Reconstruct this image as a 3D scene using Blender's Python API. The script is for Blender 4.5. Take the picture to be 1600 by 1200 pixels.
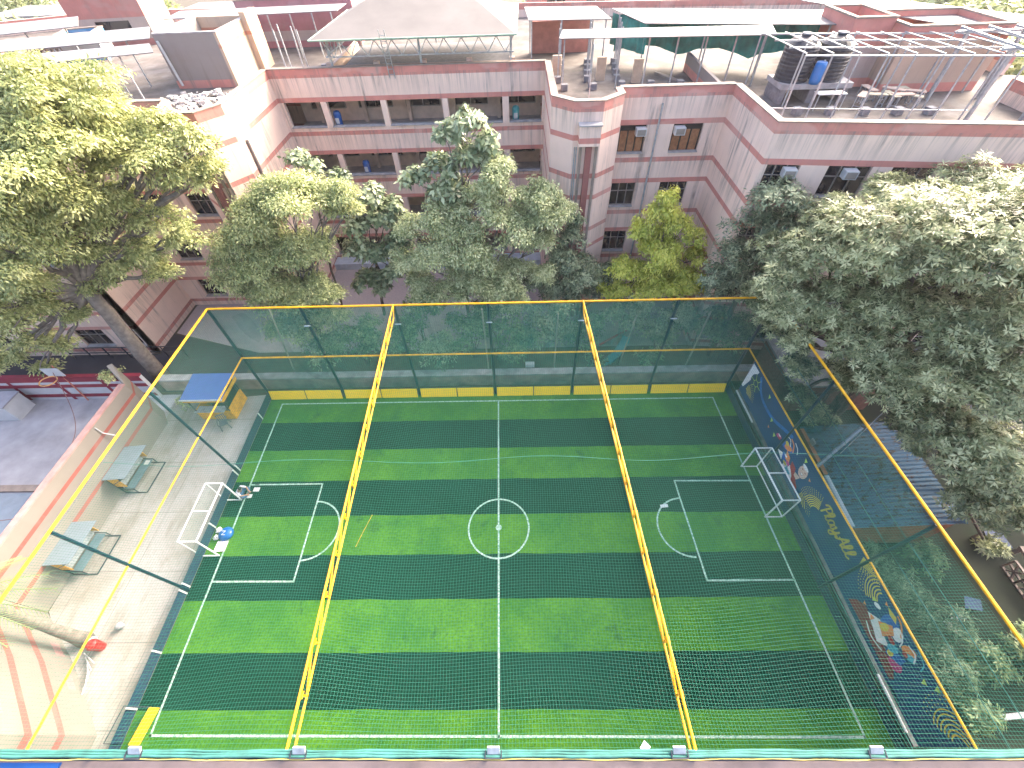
import bpy, math, random
import numpy as np
from mathutils import Vector, Matrix
random.seed(7); rng=np.random.default_rng(7)
for o in list(bpy.data.objects): bpy.data.objects.remove(o)
SC=bpy.context.scene; COL=SC.collection
# ---------------------------------------------------------------- camera
CAM=Vector((1.632,-17.683,21.835))
th,ya,ro=math.radians(49.77),math.radians(-1.7025),math.radians(-2.2845)
D=Vector((math.sin(ya)*math.cos(th),math.cos(ya)*math.cos(th),-math.sin(th)))
r0=Vector((math.cos(ya),-math.sin(ya),0)); u0=r0.cross(D)
Rv=r0*math.cos(ro)+u0*math.sin(ro); Uv=-r0*math.sin(ro)+u0*math.cos(ro)
cd=bpy.data.cameras.new('camera'); cam=bpy.data.objects.new('camera',cd); COL.objects.link(cam)
cd.sensor_width=36; cd.lens=663.49/1600*36; cd.clip_end=1000; cd.clip_start=.1
m=Matrix((Rv,Uv,-D)).transposed().to_4x4(); m.translation=CAM; cam.matrix_world=m
SC.camera=cam
# ---------------------------------------------------------------- light
SUN=Vector((0.62,0.60,0.50)).normalized()
w=bpy.data.worlds.new('World'); SC.world=w; w.use_nodes=True
nt=w.node_tree; bg=nt.nodes['Background']
sky=nt.nodes.new('ShaderNodeTexSky'); sky.sky_type='NISHITA'; sky.sun_disc=False
sky.sun_elevation=math.asin(SUN.z); sky.sun_rotation=math.atan2(SUN.x,SUN.y)
sky.dust_density=8; sky.air_density=.8; sky.ozone_density=.35
nt.links.new(sky.outputs[0],bg.inputs[0]); bg.inputs[1].default_value=0.15
ld=bpy.data.lights.new('sun','SUN'); ld.energy=0.5; ld.angle=math.radians(20); ld.color=(1,.95,.88)
lo=bpy.data.objects.new('sun',ld); COL.objects.link(lo); lo.rotation_euler=SUN.to_track_quat('Z','Y').to_euler()
lo.location=(40,30,60)
SC.view_settings.view_transform='Standard'; SC.view_settings.look='None'; SC.view_settings.exposure=2.85; SC.view_settings.gamma=1
SC.cycles.use_denoising=True
try: SC.cycles.denoiser='OPENIMAGEDENOISE'
except Exception: pass
SC.cycles.max_bounces=7; SC.cycles.transparent_max_bounces=16; SC.cycles.caustics_reflective=False; SC.cycles.caustics_refractive=False
# ---------------------------------------------------------------- helpers
def N(nt,t,**k):
    n=nt.nodes.new(t)
    for a,v in k.items():
        if a.startswith('i_'):
            key=a[2:]; key=int(key) if key.isdigit() else key.replace('_',' ')
            n.inputs[key].default_value=v
        else: setattr(n,a,v)
    return n
def math_(nt,op,a,b=None):
    n=nt.nodes.new('ShaderNodeMath'); n.operation=op
    for i,x in enumerate((a,b)):
        if x is None: continue
        if isinstance(x,(int,float)): n.inputs[i].default_value=x
        else: nt.links.new(x,n.inputs[i])
    return n.outputs[0]
def mixc(nt,f,a,b,mode='MIX'):
    n=nt.nodes.new('ShaderNodeMix'); n.data_type='RGBA'; n.blend_type=mode
    for i,x in ((0,f),(6,a),(7,b)):
        if isinstance(x,(int,float)): n.inputs[i].default_value=x
        elif isinstance(x,tuple): n.inputs[i].default_value=(*x[:3],1)
        else: nt.links.new(x,n.inputs[i])
    return n.outputs[2]
def ramp(nt,f,stops):
    n=nt.nodes.new('ShaderNodeValToRGB'); e=n.color_ramp.elements
    while len(e)<len(stops): e.new(.5)
    for k,(p,c) in enumerate(stops): e[k].position=p; e[k].color=(c,c,c,1) if isinstance(c,(int,float)) else (*c,1)
    nt.links.new(f,n.inputs[0]); return n.outputs[0]
def noise(nt,scale,detail=4,rough=.55,vec=None,vscale=None):
    g=N(nt,'ShaderNodeNewGeometry') if vec is None else None
    v=g.outputs['Position'] if g else vec
    if vscale:
        mp=N(nt,'ShaderNodeMapping'); mp.inputs['Scale'].default_value=vscale; nt.links.new(v,mp.inputs[0]); v=mp.outputs[0]
    n=N(nt,'ShaderNodeTexNoise'); n.inputs['Scale'].default_value=scale; n.inputs['Detail'].default_value=detail; n.inputs['Roughness'].default_value=rough
    nt.links.new(v,n.inputs['Vector']); return n.outputs[0]
def newmat(name):
    m=bpy.data.materials.new(name); m.use_nodes=True; nt=m.node_tree; return m,nt,nt.nodes['Principled BSDF']
def bump(nt,p,h,s=.3,d=.02):
    b=N(nt,'ShaderNodeBump'); b.inputs['Strength'].default_value=s; b.inputs['Distance'].default_value=d
    nt.links.new(h,b.inputs['Height']); nt.links.new(b.outputs[0],p.inputs['Normal'])
def M(name,c,rough=.6,metal=0,var=.18,scale=2.5,bmp=0,dirt=None):
    m,nt,p=newmat(name); n=noise(nt,scale,6)
    f=ramp(nt,n,[(.3,0.),(.7,1.)])
    c2=dirt or tuple(x*(1-var) for x in c); c1=tuple(min(1,x*(1+var*.4)) for x in c)
    nt.links.new(mixc(nt,f,c2,c1),p.inputs['Base Color'])
    p.inputs['Roughness'].default_value=rough; p.inputs['Metallic'].default_value=metal
    if bmp: bump(nt,p,noise(nt,scale*12,4),bmp)
    return m
class MB:
    def __init__(s): s.v=[]; s.f=[]
    def add(s,vs,fs):
        k=len(s.v); s.v+= [tuple(v) for v in vs]; s.f+=[tuple(i+k for i in f) for f in fs]; return s
    def quad(s,a,b,c,d): return s.add([a,b,c,d],[(0,1,2,3)])
    def poly(s,pts): return s.add(pts,[tuple(range(len(pts)))])
    def box(s,x0,x1,y0,y1,z0,z1,M_=None):
        vs=[(x,y,z) for z in (z0,z1) for y in (y0,y1) for x in (x0,x1)]
        if M_ is not None: vs=[tuple(M_@Vector(v)) for v in vs]
        return s.add(vs,[(0,2,3,1),(4,5,7,6),(0,1,5,4),(2,6,7,3),(0,4,6,2),(1,3,7,5)])
    def prism(s,pts,z0,z1):   # pts (x,y) CCW
        n=len(pts); vs=[(x,y,z0) for x,y in pts]+[(x,y,z1) for x,y in pts]
        return s.add(vs,[tuple(range(n))[::-1],tuple(range(n,2*n))]+[(i,(i+1)%n,n+(i+1)%n,n+i) for i in range(n)])
    def wall(s,a,b,t,z0,z1):  # slab along a->b (2D), thickness t to the left side of a->b
        a=Vector(a);b=Vector(b);d=(b-a).normalized();n=Vector((-d.y,d.x))*t
        return s.prism([a,b,b+n,a+n] if t>0 else [a,a+n,b+n,b],z0,z1)
    def bar(s,a,b,w,h=None,seg=4):
        a=Vector(a);b=Vector(b);h=h or w;d=(b-a)
        if d.length<1e-6: return s
        d.normalize(); up=Vector((0,0,1)) if abs(d.z)<.95 else Vector((0,1,0))
        x=d.cross(up).normalized();y=x.cross(d).normalized()
        if seg==4: of=[(-1,-1),(1,-1),(1,1),(-1,1)]
        else: of=[(math.cos(2*math.pi*i/seg),math.sin(2*math.pi*i/seg)) for i in range(seg)]
        vs=[p+x*(i*w/2)+y*(j*h/2) for p in (a,b) for i,j in of]
        return s.add(vs,[tuple(range(seg))[::-1],tuple(range(seg,2*seg))]+[(i,(i+1)%seg,seg+(i+1)%seg,seg+i) for i in range(seg)])
    def tube(s,pts,rad,seg=7):
        pts=[Vector(p) for p in pts]; n=len(pts); rad=rad if isinstance(rad,(list,tuple)) else [rad]*n
        k=len(s.v); prev=None
        for i,p in enumerate(pts):
            d=(pts[min(i+1,n-1)]-pts[max(i-1,0)]).normalized()
            if prev is None:
                up=Vector((0,0,1)) if abs(d.z)<.9 else Vector((1,0,0)); x=d.cross(up).normalized()
            else: x=(prev-d*prev.dot(d)).normalized()
            prev=x;y=d.cross(x)
            for j in range(seg):
                a=2*math.pi*j/seg; s.v.append(tuple(p+(x*math.cos(a)+y*math.sin(a))*rad[i]))
        for i in range(n-1):
            for j in range(seg):
                s.f.append((k+i*seg+j,k+i*seg+(j+1)%seg,k+(i+1)*seg+(j+1)%seg,k+(i+1)*seg+j))
        s.f.append(tuple(k+j for j in range(seg))[::-1]); s.f.append(tuple(k+(n-1)*seg+j for j in range(seg)))
        return s
    def lathe(s,c,prof,seg=16,M_=None):
        k=len(s.v)
        for r,z in prof:
            for j in range(seg):
                a=2*math.pi*j/seg; v=Vector((r*math.cos(a),r*math.sin(a),z)); v=(M_@v if M_ is not None else v)+Vector(c); s.v.append(tuple(v))
        n=len(prof)
        for i in range(n-1):
            for j in range(seg): s.f.append((k+i*seg+j,k+i*seg+(j+1)%seg,k+(i+1)*seg+(j+1)%seg,k+(i+1)*seg+j))
        s.f.append(tuple(k+j for j in range(seg))[::-1]); s.f.append(tuple(k+(n-1)*seg+j for j in range(seg)))
        return s
    def build(s,name,mat,parent=None,smooth=False,bev=0):
        me=bpy.data.meshes.new(name); me.from_pydata(s.v,[],s.f); me.update()
        if smooth: me.polygons.foreach_set('use_smooth',[True]*len(me.polygons))
        o=bpy.data.objects.new(name,me); COL.objects.link(o); me.materials.append(mat)
        if parent is not None:
            o.parent=parent
            if parent.type=='EMPTY' or True: o.matrix_parent_inverse=parent.matrix_basis.inverted() if parent.get('world_parts') else Matrix()
        if bev:
            b=o.modifiers.new('bevel','BEVEL'); b.width=bev; b.segments=2; b.limit_method='ANGLE'
        return o
def tag(o,label=None,cat=None,group=None,kind=None):
    if label: o['label']=label
    if cat: o['category']=cat
    if group: o['group']=group
    if kind: o['kind']=kind
    return o
def thing(name,label,cat,loc=(0,0,0),rz=0,group=None,world=False):
    """world=True: parts are given in world coordinates"""
    o=bpy.data.objects.new(name,None); COL.objects.link(o); o.location=loc; o.rotation_euler=(0,0,rz); o.empty_display_size=.3
    if world:
        o['world_parts']=1; o.matrix_basis=Matrix.Translation(loc)
    return tag(o,label,cat,group)
def struct(name,mb,mat,**k): return tag(mb.build(name,mat,**k),kind='structure')
def dup(o,parent=None,loc=None,rz=None,label=None):
    c=o.copy(); COL.objects.link(c); c.parent=parent
    if loc is not None: c.location=loc
    if rz is not None: c.rotation_euler=(0,0,rz)
    if label: c['label']=label
    for ch in list(o.children): dup(ch,c)
    return c
# ---------------------------------------------------------------- materials
def stripe_wall_mat(name,cream,red,bands,top=None,period=0,stain=.5,lim=99):
    m,nt,p=newmat(name); g=N(nt,'ShaderNodeNewGeometry'); sx=N(nt,'ShaderNodeSeparateXYZ'); nt.links.new(g.outputs['Position'],sx.inputs[0]); z=sx.outputs[2]
    if period: zz=math_(nt,'MODULO',math_(nt,'ADD',z,period*8-bands[0][0]),period); off=bands[0][0]
    else: zz=z; off=0
    tot=None
    for a,b in bands:
        k=math_(nt,'MULTIPLY',math_(nt,'GREATER_THAN',zz,a-off-.0001),math_(nt,'LESS_THAN',zz,b-off)); tot=k if tot is None else math_(nt,'MAXIMUM',tot,k)
    tot=math_(nt,'MULTIPLY',tot,math_(nt,'LESS_THAN',z,lim))
    if top: tot=math_(nt,'MAXIMUM',tot,math_(nt,'MULTIPLY',math_(nt,'GREATER_THAN',z,top[0]),math_(nt,'LESS_THAN',z,top[1])))
    n1=noise(nt,.7,6,.6); cv=mixc(nt,ramp(nt,n1,[(.3,0.),(.72,1.)]),tuple(x*.88 for x in cream),cream)
    rv=mixc(nt,ramp(nt,noise(nt,1.3,5),[(.3,0.),(.7,1.)]),tuple(x*.82 for x in red),red)
    c=mixc(nt,tot,cv,rv)
    st=noise(nt,1.0,6,.7,vscale=(2.6,2.6,.16)); st2=noise(nt,.45,3)
    f=math_(nt,'MULTIPLY',ramp(nt,st,[(.52,0.),(.68,1.)]),ramp(nt,st2,[(.4,.1),(.62,1.)]))
    f=math_(nt,'MULTIPLY',f,stain)
    if period:   # rain grime trailing down from every sill and from the parapet
        dd=math_(nt,'MODULO',math_(nt,'SUBTRACT',10.68+period*8,z),period); fall=math_(nt,'SUBTRACT',1.,math_(nt,'DIVIDE',dd,1.5)); fall=math_(nt,'MAXIMUM',fall,0.)
        dk=ramp(nt,noise(nt,1.0,5,.75,vscale=(5,5,.12)),[(.46,0.),(.66,.8)]); f=math_(nt,'MAXIMUM',f,math_(nt,'MULTIPLY',fall,dk))
    c=mixc(nt,f,c,(.20,.165,.15))
    c=mixc(nt,ramp(nt,noise(nt,.33,3,.5,vscale=(1,1,2)),[(.56,0.),(.6,.22)]),c,tuple(x*.8+.05 for x in cream))
    nt.links.new(c,p.inputs['Base Color']); p.inputs['Roughness'].default_value=.85; bump(nt,p,noise(nt,25,4),.15,.01)
    return m
CREAM=(.82,.61,.51); RED=(.60,.24,.20)
m_wall=stripe_wall_mat('painted_plaster',CREAM,RED,[(10.42,10.70),(12.5,12.78)],top=(13.88,14.36),period=3.35,lim=12.9,stain=.95)
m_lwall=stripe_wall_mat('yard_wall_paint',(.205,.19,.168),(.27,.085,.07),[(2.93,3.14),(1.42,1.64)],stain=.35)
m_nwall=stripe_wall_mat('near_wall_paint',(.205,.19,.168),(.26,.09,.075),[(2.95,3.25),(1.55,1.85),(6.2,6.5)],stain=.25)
m_coping=M('coping',(.27,.215,.18),.8,var=.25,scale=3)
m_ledge=M('ledge_concrete',(.36,.345,.35),.85,var=.35,scale=2)
m_dark=M('dark_interior',(.014,.013,.015),.8)
m_back=M('corridor_wall',(.56,.42,.34),.85)
m_floor=M('corridor_floor',(.4,.37,.36),.85)
m_red=M('red_paint',RED,.8)
m_orange=M('salmon_paint',(.55,.2,.13),.8)
m_glass,nt,p=newmat('window_glass'); gcol=mixc(nt,ramp(nt,noise(nt,.9,2,.4),[(.52,0.),(.56,1.)]),(.008,.010,.018),(.07,.06,.055)); p.inputs['Base Color'].default_value=(.012,.014,.022,1); p.inputs['Roughness'].default_value=.15; p.inputs['Metallic'].default_value=.0; nt.links.new(gcol,p.inputs['Base Color'])
m_frame=M('window_frame',(.25,.22,.2),.6)
m_shutter=M('brown_shutter',(.30,.13,.06),.6,var=.4,scale=6)
m_white=M('white_paint',(.50,.51,.52),.45,var=.12)
m_steel=M('galvanised_steel',(.40,.43,.46),.45,metal=.4,var=.3,scale=5)
m_sheet=M('white_sheet_roof',(.20,.19,.195),.5,var=.15,scale=.8)
m_canvas=M('canvas_roof',(.155,.14,.133),.8,var=.2,scale=.5)
m_black=M('black_plastic',(.03,.033,.045),.45)
m_blue=M('blue_plastic',(.01,.09,.34),.4)
m_teal=M('teal_cloth',(.02,.23,.20),.8,var=.5,scale=1.5)
m_yel=M('yellow_paint',(.72,.36,.003),.5,var=.32,scale=3)
m_pad=M('pad_yellow',(.98,.62,.002),.5,var=.06,scale=2)
m_post=M('dark_blue_post',(.002,.018,.038),.4,var=.3)
m_skirt=M('navy_mesh',(.002,.028,.065),.7,var=.5,scale=9)
m_conc=M('concrete_block',(.2,.2,.22),.9,var=.3,scale=4)
m_bark=M('bark',(.13,.10,.08),.9,var=.45,scale=6,bmp=.6)
m_bark2=M('pale_bark',(.22,.19,.165),.9,var=.4,scale=4,bmp=.6)
def ground_mat(name,cols,scale,rough=.9,bmp=.2,fine=30):
    m,nt,p=newmat(name); n=noise(nt,scale,8,.62); c=ramp(nt,n,cols)
    n2=noise(nt,fine,3); c=mixc(nt,ramp(nt,n2,[(.3,0.),(.7,.35)]),c,tuple(x*.75 for x in cols[0][1]))
    nt.links.new(c,p.inputs['Base Color']); p.inputs['Roughness'].default_value=rough; bump(nt,p,n2,bmp,.02); return m
m_roof=ground_mat('roof_screed',[(.3,(.06,.053,.053)),(.5,(.13,.11,.10)),(.7,(.20,.188,.188))],.6)
m_earth=ground_mat('earth',[(.3,(.04,.035,.025)),(.55,(.08,.065,.045)),(.75,(.03,.045,.02))],.35)
m_apron=ground_mat('concrete_apron',[(.3,(.25,.227,.197)),(.5,(.325,.31,.297)),(.68,(.365,.352,.347))],.3,fine=9,bmp=.1)
m_play=ground_mat('playground_soil',[(.3,(.06,.05,.03)),(.5,(.11,.085,.055)),(.7,(.02,.04,.015))],.5)
m_road=ground_mat('dark_asphalt',[(.3,(.018,.018,.026)),(.7,(.04,.04,.052))],.5)
nt=m_apron.node_tree; p=nt.nodes['Principled BSDF']; src=p.inputs['Base Color'].links[0].from_socket
g=N(nt,'ShaderNodeNewGeometry'); sx=N(nt,'ShaderNodeSeparateXYZ'); nt.links.new(g.outputs['Position'],sx.inputs[0]); jt=None
for ax,per,ph in ((0,2.45,.3),(1,3.1,.4)):
    k=math_(nt,'LESS_THAN',math_(nt,'ABSOLUTE',math_(nt,'SINE',math_(nt,'MULTIPLY',math_(nt,'ADD',sx.outputs[ax],ph+20),math.pi/per))),.018); jt=k if jt is None else math_(nt,'MAXIMUM',jt,k)
src=mixc(nt,math_(nt,'MULTIPLY',jt,.55),src,(.10,.09,.08)); st_=ramp(nt,noise(nt,.55,7,.65,vscale=(1.6,.5,1)),[(.50,0.),(.64,.5)])
nt.links.new(mixc(nt,st_,src,(.15,.125,.095)),p.inputs['Base Color'])
# pavers
m_pave,nt,p=newmat('pavers'); g=N(nt,'ShaderNodeNewGeometry'); br=N(nt,'ShaderNodeTexBrick'); mp=N(nt,'ShaderNodeMapping'); mp.inputs['Rotation'].default_value=(0,0,.78)
nt.links.new(g.outputs['Position'],mp.inputs[0]); nt.links.new(mp.outputs[0],br.inputs['Vector'])
br.inputs['Scale'].default_value=3.0; br.inputs['Color1'].default_value=(.42,.35,.35,1); br.inputs['Color2'].default_value=(.34,.30,.315,1); br.inputs['Mortar'].default_value=(.28,.24,.24,1); br.inputs['Mortar Size'].default_value=.02
nt.links.new(mixc(nt,ramp(nt,noise(nt,.5,5),[(.3,.0),(.7,.45)]),br.outputs[0],(.36,.31,.31)),p.inputs['Base Color']); p.inputs['Roughness'].default_value=.85
m_yardpave=M('yard_pavers',(.35,.335,.35),.85,var=.28,scale=.8,bmp=.2)
# turf
YB=[-2.14,-4.19,-6.24,-8.32,-10.4,-12.48,-14.63,-16.64]
m_turf,nt,p=newmat('artificial_turf'); g=N(nt,'ShaderNodeNewGeometry'); sx=N(nt,'ShaderNodeSeparateXYZ'); nt.links.new(g.outputs['Position'],sx.inputs[0])
yy=math_(nt,'ADD',sx.outputs[1],math_(nt,'MULTIPLY',math_(nt,'SUBTRACT',noise(nt,.5,2),.5),.12))
tot=None
for i,b in enumerate(YB):
    k=math_(nt,'LESS_THAN',yy,b); s=1 if i%2==0 else -1
    k=math_(nt,'MULTIPLY',k,s); tot=k if tot is None else math_(nt,'ADD',tot,k)
nz=ramp(nt,noise(nt,8,10,.85),[(.32,0.),(.68,1.)]); nb=ramp(nt,noise(nt,.42,7,.68),[(.40,0.),(.66,1.)])
light=mixc(nt,nz,(.014,.07,.006),(.105,.26,.018)); light=mixc(nt,nb,mixc(nt,.62,light,(.014,.085,.014)),light)
dark=mixc(nt,nz,(.001,.012,.008),(.009,.048,.029)); dark=mixc(nt,math_(nt,'MULTIPLY',nb,.6),dark,(.003,.024,.013))
c=mixc(nt,tot,light,dark)
pt=ramp(nt,noise(nt,.75,5,.7),[(.58,0.),(.72,.6)]); c=mixc(nt,pt,c,(.007,.04,.022))
nt.links.new(c,p.inputs['Base Color']); p.inputs['Roughness'].default_value=.75; p.inputs['Specular IOR Level'].default_value=.03; bump(nt,p,noise(nt,60,3,.7),.5,.02)
m_line,nt,p=newmat('pitch_line'); nt.links.new(mixc(nt,ramp(nt,noise(nt,9,6,.75),[(.38,0.),(.6,1.)]),(.08,.20,.14),(.36,.46,.42)),p.inputs['Base Color']); p.inputs['Roughness'].default_value=.8
def net_mat(name,c,cov,rng_=.35,scale=.6,vs=None):
    m,nt,p=newmat(name); out=nt.nodes['Material Output']; t=N(nt,'ShaderNodeBsdfTransparent'); mx=N(nt,'ShaderNodeMixShader')
    f=ramp(nt,noise(nt,scale,5,.6,vscale=vs),[(.3,cov*(1-rng_)),(.7,min(1,cov*(1+rng_)))])
    g=N(nt,'ShaderNodeNewGeometry'); sx=N(nt,'ShaderNodeSeparateXYZ'); nt.links.new(g.outputs['Position'],sx.inputs[0])
    lines=None
    for i in (0,1,2):
        wv=math_(nt,'ABSOLUTE',math_(nt,'SINE',math_(nt,'MULTIPLY',sx.outputs[i],math.pi/.11)))
        k=math_(nt,'LESS_THAN',wv,.22); lines=k if lines is None else math_(nt,'ADD',lines,k)
    f=math_(nt,'ADD',f,math_(nt,'MULTIPLY',math_(nt,'MINIMUM',lines,1.),cov*.45))
    p.inputs['Base Color'].default_value=(*c,1); p.inputs['Roughness'].default_value=1; p.inputs['Specular IOR Level'].default_value=0
    nt.links.new(f,mx.inputs[0]); nt.links.new(t.outputs[0],mx.inputs[1]); nt.links.new(p.outputs[0],mx.inputs[2]); nt.links.new(mx.outputs[0],out.inputs[0]); return m
m_net_far=net_mat('far_netting',(.065,.15,.135),.36,.35)
m_net_left=net_mat('left_netting',(.2,.24,.235),.035,.4)
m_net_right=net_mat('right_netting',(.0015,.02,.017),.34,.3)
m_net_goal=net_mat('goal_netting',(.3,.4,.38),.05,.3)
m_net,nt,p=newmat('roof_netting'); p.inputs['Base Color'].default_value=(.035,.155,.115,1); p.inputs['Roughness'].default_value=.9; p.inputs['Specular IOR Level'].default_value=.1
m_bunch=M('bunched_netting',(.03,.14,.125),.8,var=.35,scale=3)
# ---------------------------------------------------------------- ground sheets
struct('ground',MB().quad((-400,-60,-.012),(400,-60,-.012),(400,500,-.012),(-400,500,-.012)),m_earth)
XL=lambda y:-14.95+.025*-y if y<0 else -14.95
XR=lambda y:15.05+.04*-y
struct('turf',MB().poly([(XL(-17.95)+.02,-17.95,.004),(XR(-17.95),-17.95,.004),(XR(-.2),-.05,.004),(XL(-.2)+.02,-.05,.004)]),m_turf)
struct('apron',MB().poly([(-15.5,-18.3,.0),(XL(-18)-.0,-18.3,.0),(XL(0),-.1,.0),(XL(0),.25,.0),(-21.4,-.4,.0),(-20.95,-12.9,.0)]),m_apron)
struct('courtyard_paving',MB().poly([(-17.5,4.2,.0),(14,4.2,.0),(14,15.5,.0),(-15,15.5,.0),(-24.8,9.8,0.0),(-24.8,6.5,0)]),m_pave)
struct('playground',MB().quad((-14.5,.95,.0),(16.5,.95,.0),(16.5,4.2,.0),(-14.5,4.2,.0)),m_play)
struct('undergrowth_soil',MB().poly([(XR(0)+.7,-30,.0),(25.5,-30,.0),(27.4,.5,.0),(XR(0)+.7,.5,.0)]),ground_mat('dark_soil',[(.3,(.006,.012,.006)),(.5,(.016,.024,.012)),(.7,(.012,.032,.011))],.6))
struct('road',MB().poly([(-60,.6,.0),(-21.6,.6,.0),(-17.6,1.2,0),(-17.6,4.2,.0),(-24.9,6.4,.0),(-24.9,4.25,0),(-60,4.25,.0)]),m_road)
struct('yard_paving',MB().quad((-60,-20,.0),(-21.3,-20,.0),(-21.3,.35,.0),(-60,.35,.0)),m_yardpave)
# ---------------------------------------------------------------- pitch markings
Lm=MB()
def line(p,q,w=.085):
    a=Vector(p);b=Vector(q);d=(b-a).normalized();n=Vector((-d.y,d.x))*w/2; a=a-d*w/2;b=b+d*w/2
    K=max(1,int((b-a).length/1.2))
    for i in range(K):
        s,e=a+(b-a)*i/K,a+(b-a)*(i+1)/K; Lm.quad((*(s-n),.009),(*(e-n),.009),(*(e+n),.009),(*(s+n),.009))
def arcline(c,r,a0,a1,n,sx=1,w=.085):
    P=[(c[0]+sx*r*math.cos(a0+(a1-a0)*i/n),c[1]+r*math.sin(a0+(a1-a0)*i/n)) for i in range(n+1)]
    Q=[(c[0]+sx*(r-w)*math.cos(a0+(a1-a0)*i/n),c[1]+(r-w)*math.sin(a0+(a1-a0)*i/n)) for i in range(n+1)]
    for i in range(n): Lm.quad((*P[i],.010),(*P[i+1],.010),(*Q[i+1],.010),(*Q[i],.010))
FL=(-14.05,-.62);FR=(14.05,-.66);NL=(-13.5,-17.45);NR=(14.8,-17.52)
line(FL,FR);line(FL,NL);line(NL,NR);line(FR,NR);line((.2,-.64),(.55,-17.5))
line((-13.86,-6.42),(-9.7,-6.42));line((-9.7,-6.42),(-9.62,-11.64));line((-9.62,-11.64),(-13.69,-11.62))
line((14.32,-6.55),(10.15,-6.5));line((10.15,-6.5),(10.42,-11.75));line((10.42,-11.75),(14.55,-11.75))
CC=(.38,-9.06); arcline(CC,1.62,0,2*math.pi,48); Lm.poly([(CC[0]+.16*math.cos(a*.524),CC[1]+.16*math.sin(a*.524),.0135) for a in range(12)])
arcline((-9.66,-9.07),1.62,-math.pi/2,math.pi/2,24); arcline((10.22,-9.1),1.6,math.pi/2,math.pi*1.5,24)
Lo=struct('pitch_markings',Lm,m_line)
# ---------------------------------------------------------------- fences
H=7.54
YF=thing('court_fence','far fence of teal netting with yellow rails and a row of yellow kick boards','fence',(0,0,0),world=True)
for i in range(7):
    x=-15+5*i+.0; MB().bar((x,0,0),(x,0,H),.17,seg=8).build('post',m_post,YF)
MB().bar((-15,0,H),(15.1,0,H),.11,seg=8).build('top_rail',m_yel,YF)
MB().bar((-14.95,-.1,3.87),(15.05,-.1,3.87),.10,seg=8).build('middle_rail',m_yel,YF)
for i in range(12):
    x0=-15+2.5*i; a=.12 if i%2==0 else .035; b=.035 if i%2==0 else .12
    MB().add([(x0+a,-.26,.04),(x0+2.5-b,-.26,.04),(x0+2.5-b,-.08,.68),(x0+a,-.08,.68),(x0+a,-.23,.04),(x0+2.5-b,-.23,.04),(x0+2.5-b,-.05,.68),(x0+a,-.05,.68)],[(0,1,2,3),(4,7,6,5),(0,4,5,1),(3,2,6,7),(0,3,7,4),(1,5,6,2)]).build('kick_board',m_pad,YF)
def sheet(pts0,pts1,n,k,billow,nrm):   # grid between bottom and top line
    mb=MB(); P0=[Vector(p) for p in pts0]; P1=[Vector(p) for p in pts1]; nr=Vector(nrm)
    rnd=random.Random(3); ph=[rnd.uniform(0,6) for _ in range(6)]
    for i in range(n+1):
        t=i/n; a=P0[0].lerp(P0[1],t); b=P1[0].lerp(P1[1],t)
        for j in range(k+1):
            s=j/k; o=billow*math.sin(math.pi*s)*(math.sin(t*23+ph[0]+s*2)+.6*math.sin(t*57+ph[1]))*math.sin(math.pi*min(1,max(0,t*8)) /2)
            mb.v.append(tuple(a.lerp(b,s)+nr*o))
    for i in range(n):
        for j in range(k):
            q=i*(k+1)+j; mb.f.append((q,q+k+1,q+k+2,q+1))
    return mb
sheet([(-15,.17,.1),(15.1,.17,.1)],[(-15,.12,H-.05),(15.1,.12,H-.05)],60,10,.05,(0,1,0)).build('netting',m_net_far,YF,smooth=True)
LF=thing('court_fence','left side fence with navy mesh skirt beside the concrete apron and dugouts','fence',(-15,-9,0),world=True)
for y in (-5.66,-12.0): MB().bar((XL(y),y,0),(-15,y,H),.13,seg=8).build('post',m_post,LF)
MB().bar((-15,0.0,H),(-14.95,-17.95,H),.11,seg=8).build('top_rail',m_yel,LF)
MB().bar((-14.98,0.0,3.87),(-14.75,-17.95,3.87),.085,seg=8).build('middle_rail',m_yel,LF)
MB().add([(XL(-.1),-.1,.02),(XL(-17.9),-17.9,.02),(XL(-17.9)-.03,-17.9,.6),(XL(-.1)-.03,-.1,.6),(XL(-.1)-.05,-.1,.02),(XL(-17.9)-.05,-17.9,.02)],[(0,1,2,3),(4,3,2,5)]).build('skirt',m_skirt,LF)
for y in (-1.8,-5.5,-5.8,-8.9,-11.85,-12.15,-14.6,-16.6): MB().box(XL(y)-.045,XL(y)+.012,y-.035,y+.035,.0,.62).build('tie_strap',m_white,LF)
sheet([(XL(0),-.05,.1),(XL(-17.9),-17.9,.1)],[(-15,-.05,H-.05),(-14.95,-17.9,H-.05)],40,10,.05,(1,0,0)).build('netting',m_net_left,LF,smooth=True)
RF=thing('court_fence','right side fence with yellow rails, blue printed banner hangs on its lower half','fence',(15.1,-9,0),world=True)
for y in (-5.7,-12.1): MB().bar((XR(y),y,0),(XR(y),y,H),.13,seg=8).build('post',m_post,RF)
MB().bar((15.0,0,H),(15.85,-17.95,H),.11,seg=8).build('top_rail',m_yel,RF)
MB().bar((XR(0),-.05,3.87),(XR(-17.9),-17.9,3.87),.085,seg=8).build('middle_rail',m_yel,RF)
MB().add([(XR(-.1),-.1,.02),(XR(-17.9),-17.9,.02),(XR(-17.9)+.03,-17.9,.6),(XR(-.1)+.03,-.1,.6)],[(0,1,2,3)]).build('skirt',m_skirt,RF)
sheet([(XR(0)+.04,-.05,3.9),(XR(-17.9)+.04,-17.9,3.9)],[(15.05,-.05,H-.05),(15.85,-17.9,H-.05)],40,6,.08,(1,0,0)).build('upper_netting',m_net_right,RF,smooth=True)
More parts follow.
